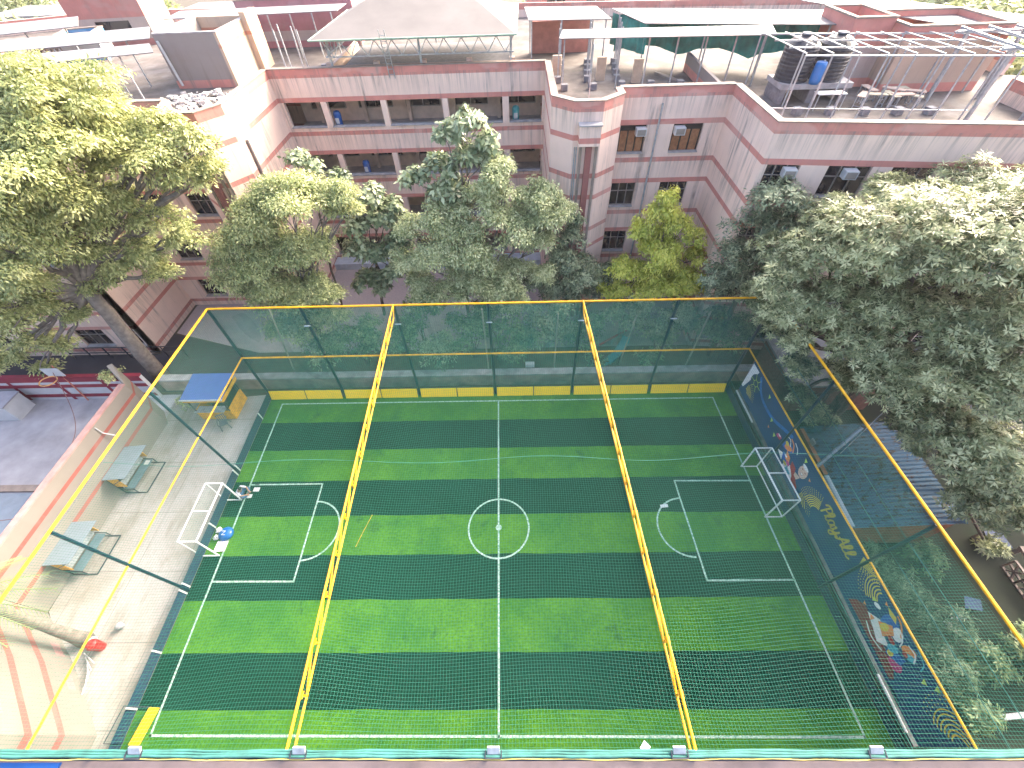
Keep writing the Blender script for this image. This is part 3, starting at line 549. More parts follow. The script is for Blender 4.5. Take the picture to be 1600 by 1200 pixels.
# ---------------------------------------------------------------- seated person
def skin_mesh(name,joints,edges,mat,parent=None,sub=2,loc=None):
    me=bpy.data.meshes.new(name); ks=list(joints); me.from_pydata([joints[k][0] for k in ks],[(ks.index(a),ks.index(b)) for a,b in edges],[])
    o=bpy.data.objects.new(name,me); COL.objects.link(o)
    md=o.modifiers.new('s','SKIN'); md.use_smooth_shade=True
    for i,k in enumerate(ks):
        r=joints[k][1]; me.skin_vertices[0].data[i].radius=(r,r) if not isinstance(r,tuple) else r
    me.skin_vertices[0].data[0].use_root=True
    sd=o.modifiers.new('d','SUBSURF'); sd.levels=sub; sd.render_levels=sub
    dg_=bpy.context.evaluated_depsgraph_get(); nm=bpy.data.meshes.new_from_object(o.evaluated_get(dg_)); 
    o.modifiers.clear(); o.data=nm; nm.materials.clear(); nm.materials.append(mat)
    nm.polygons.foreach_set('use_smooth',[True]*len(nm.polygons)); o.name=name
    if parent: o.parent=parent
    return o
m_skin=M('skin',(.30,.17,.11),.55); m_hair=M('hair',(.012,.01,.01),.5); m_jean=M('jeans',(.05,.12,.24),.8,var=.3); m_shirt=M('pale_shirt',(.50,.50,.58),.8,var=.25,scale=9)
PJ={'pel':((0,0,.13),.13),'bel':((.02,0,.28),.12),'che':((.10,0,.46),.14),'nk':((.20,0,.58),.055),'hb':((.25,0,.62),.075),'hd':((.30,0,.70),.085),'ht':((.31,0,.76),.06)}
PE=[('pel','bel'),('bel','che'),('che','nk'),('nk','hb'),('hb','hd'),('hd','ht')]
for s,n in ((1,'l'),(-1,'r')):
    PJ.update({n+'sh':((.12,s*.19,.50),.06),n+'el':((.30,s*.28,.32),.045),n+'wr':((.46,s*.14,.22),.032),n+'hn':((.53,s*.10,.18),.036),
      n+'hip':((.04,s*.11,.12),.10),n+'kn':((.38,s*.34,.22),.075),n+'an':((.46,s*.06+.0,.07),.045),n+'ft':((.38,-s*.08,.05),.04)})
    PE+=[('che',n+'sh'),(n+'sh',n+'el'),(n+'el',n+'wr'),(n+'wr',n+'hn'),('pel',n+'hip'),(n+'hip',n+'kn'),(n+'kn',n+'an'),(n+'an',n+'ft')]
    for k in range(4):
        dy=(k-1.5)*.022; PJ[n+'f%d'%k]=((.585+.006*(k%2),s*.10+dy,.165),.010); PJ[n+'g%d'%k]=((.615,s*.10+dy*1.1,.135),.008)
        PE+=[(n+'hn',n+'f%d'%k),(n+'f%d'%k,n+'g%d'%k)]
    PJ[n+'t']=((.54,s*.05,.15),.010); PE.append((n+'hn',n+'t'))
PS=thing('person','person in pale shirt and jeans sitting cross-legged by the left goal, reading papers','person',(-14.15,-6.95,.01),-.15)
skin_mesh('body',PJ,PE,m_skin,PS,1)
sj={k:(v[0],(v[1] if not isinstance(v[1],tuple) else v[1][0])+.022) for k,v in PJ.items()}
skin_mesh('shirt',{k:sj[k] for k in ('bel','che','lsh','lel','rsh','rel')},[('bel','che'),('che','lsh'),('lsh','lel'),('che','rsh'),('rsh','rel')],m_shirt,PS,1)
skin_mesh('jeans',{k:sj[k] for k in ('pel','lhip','lkn','lan','rhip','rkn','ran')},[('pel','lhip'),('lhip','lkn'),('lkn','lan'),('pel','rhip'),('rhip','rkn'),('rkn','ran')],m_jean,PS,1)
MB().lathe((.285,0,.70),[(.0,.098),(.05,.09),(.082,.06),(.095,.02),(.092,-.03),(.07,-.05)],14).build('hair',m_hair,PS,smooth=True)
tag(MB().box(-.17,.17,-.12,.12,0,.012).box(-.16,.0,-.10,.11,.0121,.02).build('open_book',m_white),'open white book on the turf, right in front of the seated person','book').location=(-13.38,-6.72,.012)
tag(MB().box(-.14,.14,-.11,.11,0,.01).box(-.05,.02,-.02,.03,.0101,.014).build('paper_sheet',m_white),'white printed sheet lying nearest the seated person on the turf','paper').location=(-13.62,-7.12,.012)
tag(MB().box(-.12,.12,-.03,.03,0,.02).build('phone_case',m_black,bev=.006),'small black phone case lying on the turf beside the open book','phone').location=(-13.45,-6.42,.012)
# blue bag, foam mat, white plastic bags
bagm=M('blue_nylon',(.003,.09,.36),.4,var=.3,scale=6)
bg_=thing('drawstring_bag','round blue bag with white markings lying inside the left goal','bag',(-13.95,-9.28,.01))
MB().lathe((0,0,0),[(.30,0.0),(.37,.05),(.36,.15),(.26,.24),(.12,.28),(.02,.29)],18).build('shell',bagm,bg_,smooth=True)
q=MB(); 
for a_,b_2 in (((-.16,.08,.29),(.04,.08,.29)),((.04,.08,.29),(-.1,-.12,.28)),((-.1,-.12,.28),(.1,-.12,.28)),((.16,-.02,.26),(.32,.06,.2)),((.16,-.02,.26),(.26,-.1,.2))): q.bar(a_,b_2,.03,.012)
q.build('white_marking',m_white,bg_)
tag(MB().box(-.27,.27,-.27,.27,0,.05).build('foam_mat',M('mat_white',(.72,.66,.68),.6),bev=.01),'square off-white foam mat on the goal line beside the blue bag','mat').location=(-13.98,-9.9,.01)
def crumple(n,name,mt,r,seed):
    rnd=random.Random(seed); mb=MB()
    mb.lathe((0,0,0),[(r*.5*rnd.uniform(.8,1),0),(r,.35*r),(r*.9,r*.8),(r*.5,r*1.1),(r*.1,r*1.2)],9)
    mb.v=[(x*(1+rnd.uniform(-.3,.3)),y*(1+rnd.uniform(-.3,.3)),max(0,z*(1+rnd.uniform(-.3,.3)))) for x,y,z in mb.v]
    return mb.build(name,mt)
tag(crumple(0,'plastic_bag',m_white,.17,1),'crumpled white plastic bag left of the blue bag, the farther of two','bag').location=(-14.42,-9.08,.01)
tag(crumple(0,'plastic_bag',m_white,.15,2),'crumpled white plastic bag touching the foam mat end of the blue bag','bag').location=(-14.4,-9.45,.01)
o=tag(MB().add([(-.2,-.1,.0),(.2,-.07,.0),(.17,.09,.05),(-.22,.06,.03),(-.2,-.1,-.005),(.2,-.07,-.005),(.17,.09,.0),(-.22,.06,.0)],[(0,1,2,3),(7,6,5,4),(0,4,5,1),(1,5,6,2),(2,6,7,3),(3,7,4,0)]).build('cloth_rag',m_white),'small white cloth dropped on the right penalty arc','cloth'); o.location=(9.25,-7.98,.018)
o=tag(MB().add([(-.14,0,0),(0,-.14,.0),(.13,.02,.03),(0,.15,.0),(-.14,0,-.006),(0,-.14,-.006),(.13,.02,-.002),(0,.15,-.006)],[(0,1,2,3),(7,6,5,4),(0,4,5,1),(1,5,6,2),(2,6,7,3),(3,7,4,0)]).build('paper_scrap',m_white),'white paper scrap resting on the pitch net near the right girder end','paper'); o.location=(4.65,-17.78,7.58)
tag(MB().tube([(-6.45,-8.3,.02),(-6.7,-9.1,.02),(-6.95,-10.0,.02)],.010,6).build('marker_rope',m_yel),'short yellow rope lying on the turf right of the left girder','rope')
YP=thing('corner_panel','loose yellow kick board standing in the near left corner of the pitch','panel',(-13.7,-17.2,0),world=True)
MB().add([(-13.62,-16.55,.01),(-13.80,-17.75,.01),(-13.95,-17.75,.42),(-13.77,-16.55,.42),(-13.60,-16.55,.01),(-13.78,-17.75,.01),(-13.93,-17.75,.42),(-13.75,-16.55,.42)],[(0,1,2,3),(4,7,6,5),(0,4,5,1),(3,2,6,7),(0,3,7,4),(1,5,6,2)]).build('board',m_yel,YP)
MB().bar((-14.4,-16.55,1.0),(-13.75,-16.55,.42),.02).bar((-14.4,-16.55,1.0),(-14.5,-17.7,1.0),.02).bar((-14.5,-17.7,1.0),(-14.5,-17.7,0),.02).bar((-14.4,-16.55,1.0),(-14.4,-16.55,0),.02).build('stay_frame',m_post,YP)
# bins and tubes by the palm
def bucket(loc,h,r,mt,label,name='bucket'):
    o=thing(name,label,name,loc)
    MB().lathe((0,0,0),[(r*.8,0),(r,h),(r*.93,h),(r*.72,.03)],16).build('pail',mt,o,smooth=False)
    MB().tube([(r*math.cos(a),0,h+.5*r*math.sin(a)) for a in np.linspace(0,math.pi,9)],.012,5).build('handle',m_steel,o)
m_redp=M('red_plastic',(.5,.01,.01),.4)
o=thing('litter_bin','red plastic bin leaning beside the palm trunk','bin',(-17.45,-14.35,0))
MB().lathe((0,0,0),[(.18,0),(.22,.52),(.24,.54),(.24,.6),(.2,.6)],18).build('body',m_redp,o,smooth=False); MB().lathe((0,0,0),[(.23,.605),(.21,.68),(.04,.72)],18).build('lid',m_redp,o,smooth=True)
tag(crumple(0,'plastic_bag',m_white,.24,5),'white bag heaped between the palm trunk and the red bin','bag').location=(-17.95,-14.2,.0)
T_=MB()
for i in range(5): T_.tube([(-18.1+.2*i,-14.6-.15*i,.05+.03*i),(-17.2+.05*i,-15.0-.28*i,.25)],.025,6)
tag(T_.build('tube_bundle',m_white),'loose white tubes lying on the apron by the red bin','tubes')
tag(MB().lathe((0,0,0),[(.12,0),(.16,.25),(.1,.3),(.02,.31)],12).build('small_can',m_steel),'small silver can beside the red bin','can').location=(-17.0,-13.55,0)
# ---------------------------------------------------------------- left yard wall
WL=thing('boundary_wall','cream yard wall with salmon stripes running behind the team benches','wall',(-21,-7,0),world=True)
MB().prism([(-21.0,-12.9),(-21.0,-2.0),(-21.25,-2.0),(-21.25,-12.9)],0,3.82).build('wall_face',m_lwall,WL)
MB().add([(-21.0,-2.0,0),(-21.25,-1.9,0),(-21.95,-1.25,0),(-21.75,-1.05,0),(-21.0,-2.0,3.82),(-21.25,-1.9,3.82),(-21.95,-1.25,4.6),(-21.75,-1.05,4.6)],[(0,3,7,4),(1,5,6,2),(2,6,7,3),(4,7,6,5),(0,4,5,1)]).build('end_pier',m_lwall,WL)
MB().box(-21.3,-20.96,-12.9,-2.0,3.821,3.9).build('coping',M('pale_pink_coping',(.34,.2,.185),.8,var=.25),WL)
m_soil=M('mossy_soil',(.23,.17,.09),.95,var=.5,scale=4,dirt=(.12,.16,.05))
MB().box(-21.75,-21.27,-12.9,-2.2,3.3,3.55).build('mossy_ledge',m_soil,WL)
MB().tube([(-20.97,-4.9,3.7),(-20.9,-4.9,3.2),(-20.6,-4.7,2.6)],.03,6).build('drain_pipe',m_white,WL)
for y in (-1.6,): 
    o=thing('notice_board','small white board leaning at the end of the cream wall','board',(-21.35,-2.1,0),.5)
    MB().box(-.02,.02,-.3,.3,.35,1.0).build('panel',m_white,o); MB().bar((0,-.25,0),(0,-.25,.36),.04).bar((0,.25,0),(0,.25,.36),.04).build('leg',m_steel,o)
NB=thing('stepped_building','cream building with pink stripes and slit windows in the near left corner','building',(-18.5,-16,0),world=True)
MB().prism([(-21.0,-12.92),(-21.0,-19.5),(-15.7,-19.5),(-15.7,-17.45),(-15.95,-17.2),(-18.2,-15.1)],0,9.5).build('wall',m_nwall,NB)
mwin=M('recess_pink',(.36,.2,.2),.85)
def wallwin(a,b,s0,s1,z0,z1,out=.004,mt=mwin,par=None,name='window'):
    a=Vector(a);b=Vector(b);d=(b-a).normalized();n=Vector((-d.y,d.x)) # left normal
    p=[a+d*s0+n*out,a+d*s1+n*out]; return MB().add([(*p[0],z0),(*p[1],z0),(*p[1],z1),(*p[0],z1)],[(0,1,2,3)]).build(name,mt,par)
a_,b_=(-15.95,-17.2),(-18.2,-15.1)
for s0 in (1.2,): wallwin(b_,a_,.55,1.3,.35,.75,.004,mwin,NB); 
wallwin(b_,a_,1.0,2.6,3.9,4.6,.004,mwin,NB); wallwin((-21,-12.92),b_,1.5,3.0,3.9,4.6,.004,mwin,NB); wallwin((-21,-12.92),b_,2.2,3.0,.3,.75,.004,mwin,NB)
# far yard: red and white parapet, white cabin, drying ring
PW=thing('yard_parapet','low red and white railing wall at the back of the neighbouring yard','wall',(-30,.2,0),world=True)
m_cr=M('crimson_paint',(.22,.015,.035),.7)
MB().box(-60,-22.6,.12,.35,0,2.1).build('wall_face',m_white,PW)
q=MB().box(-60,-22.6,.10,.37,2.101,2.22).box(-60,-22.6,.10,.117,1.75,2.09).box(-60,-22.6,.10,.117,1.2,1.5).box(-60,-22.6,.10,.117,.25,.55)
for x in np.arange(-44,-23,3.1): q.add([(x,.095,2.0),(x+.25,.095,2.0),(x+.25,.095,.0),(x+.0,.095,.0),],[(0,1,2,3)])
q.build('red_bands',m_cr,PW)
cb=thing('white_cabin','low white cabin with grey flat roof in the neighbouring yard','cabin',(-32.6,-1.2,0),world=True)
MB().box(-36,-30.9,-1.6,-.3,0,1.3).build('wall',m_white,cb); MB().box(-36.05,-30.85,-1.65,-.25,1.3,1.38).build('roof',M('cabin_roof',(.30,.29,.32),.8),cb)
hp=thing('basketball_hoop','orange basketball hoop on a thin leaning pole above the red and white wall','hoop',(-27.5,.0,0),world=True)
MB().tube([(-27.5,.0,0),(-27.4,.2,3.2)],.04,7).build('pole',m_orange,hp); MB().tube([(-27.6+.5*math.cos(a),-.55+.4*math.sin(a),2.6) for a in np.linspace(0,2*math.pi,18)],.035,6).build('ring',M('amber_ring',(.7,.35,.12),.5),hp)
MB().box(-28.0,-26.9,-.06,-.02,2.5,3.2).build('backboard',m_white,hp)
BS=thing('blue_tarpaulin','pale blue tarpaulin sheet covering the near end of the neighbouring yard','tarpaulin',(-27,-9,0),world=True)
q=MB(); 
for i in range(12):
    for j in range(8):
        f=lambda i,j:(-34+12.4*i/12,-13+6.2*j/8,.12+.06*math.sin(i*1.3+j)+.05*math.sin(j*2.1))
        q.quad(f(i,j),f(i+1,j),f(i+1,j+1),f(i,j+1))
q.box(-34,-21.6,-13.0,-6.8,.0,.05)
q.build('sheet',M('pale_blue_tarp',(.19,.23,.28),.5,var=.12),BS)
tag(MB().box(-34,-23.0,-6.7,-6.3,0,.12).build('kerb_strip',m_coping),'cream kerb strip crossing the neighbouring yard','kerb')
for k,(p,q_,l) in enumerate((((-27.2,-.2,3.0),(-21.6,-6.0,3.6),'upper sagging brown cable across the neighbouring yard'),((-33,-9,2.4),(-21.4,-9.8,3.6),'lower sagging brown cable across the neighbouring yard'))):
    p=Vector(p);q_=Vector(q_); tag(MB().tube([p.lerp(q_,t)-Vector((0,0,.9*math.sin(math.pi*t))) for t in np.linspace(0,1,14)],.018,5).build('overhead_cable',M('brown_cable',(.2,.1,.09),.7)),l,'cable')
rl=thing('steel_railing','dark steel railing along the road left of the far fence','railing',(-26,3.8,0),world=True)
for x in np.arange(-31,-22.4,1.4): MB().bar((x,3.9,0),(x,3.9,1.1),.06).build('upright',m_black,rl)
MB().bar((-31,3.9,1.1),(-22.6,3.9,1.1),.05).bar((-31,3.9,.6),(-22.6,3.9,.6),.05).build('rails',m_black,rl)
# low ledge at the frame's bottom edge (roof edge of the near building)
LG=thing('parapet_ledge','pale pink roof ledge of the near building along the bottom edge','ledge',(0,-19,0),world=True)
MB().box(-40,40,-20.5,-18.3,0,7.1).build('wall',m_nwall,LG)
MB().box(-40,40,-20.5,-18.04,7.1,7.4).build('ledge_slab',M('pink_ledge',(.27,.2,.185),.8,var=.3,scale=1.2),LG)
tag(MB().box(-12.4,-10.4,-18.30,-18.06,7.402,7.47).build('blue_sheet',m_blue),'blue sheet lying on the pink ledge at the lower left','sheet')
# ---------------------------------------------------------------- behind the far fence
lw=thing('garden_wall','low sandstone wall running behind the far fence','wall',(0,.8,0),world=True)
m_sand=M('sandstone',(.42,.28,.23),.85,var=.4,scale=1.2)
MB().box(-22.5,17,.7,.93,0,1.0).build('wall_face',m_sand,lw); MB().box(-22.5,17,.66,1.2,1.001,1.1).build('coping',m_ledge,lw)
m_bamboo=M('pale_pole',(.45,.40,.30),.7)
for a,b,l in (((8.5,2.36,0),(8.95,2.6,4.3),'pale leaning pole by the red seesaw'),((12.74,1.66,0),(13.1,2.0,4.95),'pale leaning pole nearest the right end behind the far fence'),((3.96,1.9,0),(4.0,2.1,4.95),'pale upright pole just left of the right girder'),((-13.95,1.88,0),(-12.8,1.5,6.4),'thin pale pole behind the left end of the far fence'),((-.45,1.4,0),(-.5,1.4,6.0),'pale pipe right beside the middle post of the far fence')):
    tag(MB().tube([a,b],.05,6).build('garden_pole',m_bamboo),l,'pole',group='pale poles behind the far fence')
sl=thing('playground_slide','teal playground slide seen through the netting right of the right girder','slide',(7.9,2.6,0),world=True)
m_slide=M('teal_plastic',(.02,.30,.32),.4)
q=MB()
C_=[(7.1,2.3,.15),(7.7,2.4,.25),(8.3,2.7,.7),(8.8,3.2,1.3),(9.0,3.6,1.5)]
for (a,b) in zip(C_[:-1],C_[1:]):
    a=Vector(a);b=Vector(b);n=Vector((-(b-a).y,(b-a).x,0)).normalized()*.28
    q.quad(a-n,b-n,b+n,a+n); q.quad(a-n,b-n,b-n+Vector((0,0,.2)),a-n+Vector((0,0,.2))); q.quad(a+n,b+n,b+n+Vector((0,0,.2)),a+n+Vector((0,0,.2)))
q.build('chute',m_slide,sl)
MB().bar((8.8,3.2,0),(8.9,3.3,1.3),.07).bar((9.2,3.8,0),(9.0,3.6,1.5),.07).build('support',m_post,sl)
se=thing('seesaw','red seesaw beside the teal slide','seesaw',(8.3,4.3,0),world=True)
MB().bar((7.3,3.9,.45),(9.4,4.9,.95),.16,.05).build('beam',M('seesaw_red',(.45,.02,.04),.5),se); MB().bar((8.3,4.4,0),(8.3,4.4,.68),.1).build('pivot',m_steel,se)
tag(MB().box(2.0,2.6,1.25,1.5,1.105,1.4).build('meter_box',m_white),'small white box standing on the garden wall left of the right girder','box')
# ---------------------------------------------------------------- school building
SB=thing('school_building','pink plastered school block with red stripes, stepped front and flat roof','building',(0,15,0),world=True)
OUT=[(-60,4.3),(-25,4.3),(-25,9.9),(-18.2,9.9),(-17.9,8.8),(-16.8,7.75),(-15.4,7.75),(-14.5,9.0),(-14.5,15.6),(3.6,15.6),(3.6,8.8),(4.75,7.75),(6.3,7.75),(7.5,8.8),(7.5,9.8),(13.7,9.8),(13.75,4.15),(24,2.95),(60,-1.2)]
ZT=14.36
def face(a,b,ops=None,t=.3,win=None):
    """outer wall from a to b (2D) facing right of a->b; ops=list of (s0,s1) openings on every storey"""
    mb=MB(); a=Vector(a);b=Vector(b);Ln=(b-a).length;d=(b-a).normalized();n=Vector((-d.y,d.x))*t
    def seg(s0,s1,z0,z1): mb.prism([a+d*s0,a+d*s1,a+d*s1+n,a+d*s0+n],z0,z1)
    if not ops: seg(0,Ln,0,ZT)
    else:
        prev=0
        for s0,s1 in ops:
            if s0>prev: seg(prev,s0,0,ZT)
            prev=s1
            seg(s0,s1,12.5,ZT)
            for k in range(3): seg(s0,s1,9.15-3.35*k,10.95-3.35*k)
            seg(s0,s1,0,.9)
        if prev<Ln: seg(prev,Ln,0,ZT)
    mb.build('wall',m_wall,SB)
    if ops:
        for s0,s1 in ops:
            for k in range(4):
                lg=MB(); z=10.95-3.35*k; p,q=a+d*(s0-.0),a+d*s1; o=-n.normalized()*.12; i_=n.normalized()*(t+.02)
                lg.prism([p+o,q+o,q+i_,p+i_],z,z+.05)
                lg.build('sill',m_ledge,SB)
    return a,d,n.normalized()
def windows(a,d,n,ops,kinds,storeys=(0,1,2,3)):
    for j,(s0,s1) in enumerate(ops):
        for k in storeys:
            z0=11.0-3.35*k; z1=12.5-3.35*k; p=a+d*s0+n*.2; q=a+d*s1+n*.2
            if kinds=='brown' and k==0: 
                w_=MB().add([(*p,z0),(*q,z0),(*q,z1),(*p,z1)],[(0,1,2,3)]).build('window',m_dark,SB)
                pn=MB(); Wd=s1-s0
                for c in range(3):
                    x0=s0+Wd*(.06+.31*c); x1=x0+Wd*.25
                    pn.prism([a+d*x0+n*.14,a+d*x1+n*.14,a+d*x1+n*.18,a+d*x0+n*.18],z0+.02,z1-.35)
                pn.build('shutter',m_shutter,w_)
            else:
                w_=MB().add([(*p,z0),(*q,z0),(*q,z1),(*p,z1)],[(0,1,2,3)]).build('window',m_glass,SB)
                fr=MB()
                for c in range(4):
                    x=s0+(s1-s0)*c/3; pp=a+d*x+n*.16; fr.bar((*pp,z0),(*pp,z1),.05)
                for zz in (z0+.03,z0+.95,z1-.03): fr.bar((*(a+d*s0+n*.16),zz),(*(a+d*s1+n*.16),zz),.045)
                fr.build('frame',m_frame,w_)
a,d,n=face((-14.5,15.6),(3.6,15.6),OA:=[(.35,2.85),(3.25,6.95),(7.35,11.15),(11.55,15.25),(15.7,17.95)])
# corridors behind the long front
cr=MB()
for k in range(4):
    zf=10.5-3.35*k
    if zf>0: cr.box(-14.2,3.5,15.9,18.3,zf-.15,zf)
cr.box(-14.2,3.5,15.9,18.3,-.1,.02); cr.build('corridor_floor',m_floor,SB)
bw=MB().box(-14.2,3.5,18.3,18.5,0,13.2).build('corridor_wall',m_back,SB)
for k in range(4):
    for i in range(5):
        x0=-13.4+3.5*i; z0=11.35-3.35*k; w_=MB().box(x0,x0+2.5,18.26,18.29,z0,z0+1.2).build('corridor_window',m_glass,SB)
        MB().bar((x0,18.24,z0),(x0+2.5,18.24,z0),.06).bar((x0,18.24,z0+1.2),(x0+2.5,18.24,z0+1.2),.06).bar((x0+1.25,18.24,z0),(x0+1.25,18.24,z0+1.2),.05).bar((x0,18.24,z0),(x0,18.24,z0+1.2),.05).bar((x0+2.5,18.24,z0),(x0+2.5,18.24,z0+1.2),.05).build('frame',m_frame,w_)
for i in range(6):
    x=-12.9+3.3*i; MB().box(x,x+.25,17.9,18.24,0,13.2).build('corridor_pier',m_back,SB)
OB=[(.25,1.8),(3.35,5.1)]
a,d,n=face((7.5,9.8),(13.7,9.8),OB); windows(a,d,n,OB,'brown')
OBL=[(1.5,3.25),(4.75,6.35)]
a,d,n=face((-25,9.9),(-18.2,9.9),OBL); windows(a,d,n,OBL,'dark')
OCR=[(.2+0,1.85),(3.15,5.15),(6.05,8.05)]
a,d,n=face((13.75,4.15),(24,2.95),OCR); windows(a,d,n,OCR,'dark')
OCR2=[(.6+2.9*i,2.6+2.9*i) for i in range(6)]
a,d,n=face((24,2.95),(60,-1.2),OCR2); windows(a,d,n,OCR2[:3],'dark')
OCL=[(35-x-2.0,35-x) for x in (13.1+2.9,10.2+2.9,7.3+2.9,4.4+2.9,2.8+1.6,.15+1.4)]
OCL=sorted([(35-17.5,35-15.5),(35-14.6,35-12.6),(35-11.7,35-9.7),(35-8.8,35-6.8),(35-4.9+.3,35-2.9+.4),(35-1.7,35-.2)])
a,d,n=face((-60,4.3),(-25,4.3),OCL); windows(a,d,n,OCL,'dark')
for p,q in (((-25,4.3),(-25,9.9)),((-18.2,9.9),(-17.9,8.8)),((-17.9,8.8),(-16.8,7.75)),((-16.8,7.75),(-15.4,7.75)),((-15.4,7.75),(-14.5,9.0)),((-14.5,9.0),(-14.5,15.6)),
            ((3.6,15.6),(3.6,8.8)),((3.6,8.8),(4.75,7.75)),((4.75,7.75),(6.3,7.75)),((6.3,7.75),(7.5,8.8)),((7.5,8.8),(7.5,9.8)),((13.7,9.8),(13.75,4.15))): face(p,q)
cp=MB()
for p,q in zip(OUT[:-1],OUT[1:]):
    p=Vector(p);q=Vector(q);d=(q-p).normalized();n=Vector((-d.y,d.x)); cp.prism([p-n*.04-d*.04,q-n*.04+d*.04,q+n*.34+d*.04,p+n*.34-d*.04],ZT+.001+.0007*len(cp.f)/6,ZT+.05+.0007*len(cp.f)/6)
cp.build('parapet_coping',m_coping,SB)
ROOF=[(-60,4.5),(-25.2,4.5),(-25.2,10.1),(-18,10.1),(-17.7,8.9),(-16.8,7.95),(-15.4,7.95),(-14.7,9.1),(-14.7,15.8),(3.8,15.8),(3.8,8.9),(4.8,7.95),(6.2,7.95),(7.3,8.9),(7.3,10.0),(13.9,10.0),(13.95,4.35),(24,3.2),(60,-1.0),(60,8),(32,14),(30,34),(-40,40),(-60,30)]
MB().prism(ROOF,12.95,13.3).build('roof_slab',m_roof,SB)
MB().box(3.95,7.1,9.2,9.3,13.3,13.35).build('roof_seam',m_ledge,SB)
bx=MB().box(28.3,28.5,2.7,9.5,13.3,ZT).build('parapet_wall',m_wall,SB)
# outer back wall of the block
bk=MB()
for p,q in (((32,14),(30,34)),((30,34),(-40,40)),((-40,40),(-60,30))):
    bk.wall(p,q,.25,0,ZT)
bk.build('wall',m_wall,SB)
# tower canopy box and pilaster (right), drain pipes
MB().box(5.05,6.2,7.25,7.74,12.35,13.35).build('tower_box',m_wall,SB); 
MB().box(5.0,6.25,7.2,7.74,13.352,13.42).build('tower_box_cap',m_ledge,SB)
MB().box(5.5,5.85,7.5,7.742,0,12.33).build('pilaster',M('dark_red_plaster',(.27,.10,.09),.8),SB)
MB().box(5.15,5.3,7.66,7.743,0,12.33).box(6.05,6.2,7.66,7.743,0,12.33).build('pilaster_trim',m_coping,SB)
MB().box(-16.4,-16.05,7.5,7.742,0,12.33).build('pilaster',M('dark_red_plaster2',(.27,.10,.09),.8),SB)
MB().box(-16.75,-16.6,7.66,7.743,0,12.33).box(-15.85,-15.7,7.66,7.743,0,12.33).box(-15.5,-15.38,7.66,7.744,0,12.33).build('pilaster_trim',m_coping,SB)
MB().tube([(-14.42,9.8,12.3),(-14.42,9.8,0)],.09,8).build('drain_pipe',M('brown_pipe',(.16,.13,.13),.6),SB)
for x,y in ((9.9,9.7),(-18.6,9.8)): MB().tube([(x,y-.02,13.6),(x,y-.02,0)],.06,8).build('drain_pipe',m_steel,SB)
MB().tube([(4.9,7.68,12.2),(4.9,7.68,0)],.03,6).tube([(5.0,7.68,12.2),(5.0,7.68,0)],.03,6).build('conduit',m_steel,SB)
MB().box(-18,14,15.0-.6,15.58,0,.55).build('plinth_step',M('pale_blue_step',(.5,.55,.62),.8),SB)
# AC units
def ac(x,y,z,rz,label):
    o=thing('window_air_conditioner',label,'air conditioner',(x,y,z),rz,group='window air conditioners')
    MB().box(-.3,.3,-.32,.12,-.2,.2).build('casing',m_white,o,bev=.01); MB().box(-.24,.24,-.335,-.322,-.15,.15).build('grille',m_frame,o); return o
ac(8.95,9.75,12.2,0,'air conditioner in the upper window nearest the tower'); ac(11.2,9.75,12.2,0,'air conditioner in the second brown shuttered upper window')
ac(15.1,3.95,12.2,-.117,'air conditioner in the first window after the right corner'); ac(17.9,3.62,12.2,-.117,'air conditioner in the second window along the right front')
for x,y,z,l in ((-11.0,16.3,10.52,'dark blue bin standing in the top corridor by the left pier'),(1.65,16.3,10.52,'teal bin standing in the top corridor near the tower'),(-9.9,16.3,7.17,'blue bin standing in the second corridor from the top')):
    o=thing('corridor_bin',l,'bin',(x,y,z)); MB().lathe((0,0,0),[(.22,0),(.27,1.05),(.2,1.2),(.05,1.25)],12).build('body',m_blue if 'teal' not in l else m_slide,o); MB().box(-.12,.12,-.285,-.26,.5,.85).build('sticker',m_white,o)
# ---------------------------------------------------------------- roof furniture
TR=thing('tank_room','roofless stained masonry tank room on the left roof','tank room',(-19,19,13.3),world=True)
m_tank=stripe_wall_mat('tank_room_plaster',(.27,.235,.22),RED,[(13.3,13.75)],stain=.8); m_tank2=stripe_wall_mat('tank_room_side',(.52,.38,.28),(.5,.22,.15),[(15.4,15.6)],stain=.45)
MB().box(-21.0,-17.3,16.4,16.6,13.3,16.2).build('front_wall',m_tank,TR); MB().box(-17.3,-17.1,16.4,22,13.3,16.2).build('side_wall',m_tank2,TR)
MB().box(-21.2,-21.0,16.4,22,13.3,16.2).build('side_wall',m_tank,TR); MB().box(-21.0,-17.3,21.8,22,13.3,16.2).build('rear_wall',m_tank2,TR)
MB().box(-21.22,-17.08,16.38,16.62,16.201,16.27).box(-17.32,-17.08,16.62,22.02,16.202,16.271).box(-21.22,-20.98,16.62,22.02,16.202,16.272).build('coping',m_ledge,TR)
MB().box(-17.1,-16.7,20.2,22,13.3,16.6).build('corner_fin',m_tank2,TR)
MB().tube([(-21.0,16.3,15.9),(-20.8,16.25,13.5)],.08,8).build('down_pipe',m_white,TR)
for c,(x,y) in enumerate(((-19.2,12.3),)):
    mb=MB(); rnd=random.Random(2)
    for i in range(260):
        px,py=-17+rnd.uniform(-3.6,2.1),11.4+rnd.uniform(-1.2,3.4)
        s=rnd.uniform(.05,.2); z=13.3+rnd.uniform(0,.28)
        mb.box(-s,s,-s*.7,s*.7,-s*.4,s*.4,Matrix.Translation((px,py,z))@Matrix.Rotation(rnd.uniform(0,6),4,'Z')@Matrix.Rotation(rnd.uniform(-.6,.6),4,'X'))
    tag(mb.build('rubble',M('plaster_rubble',(.5,.48,.47),.9,var=.4,scale=6)),'heap of broken white plaster and tiles below the tank room','rubble',kind='stuff')
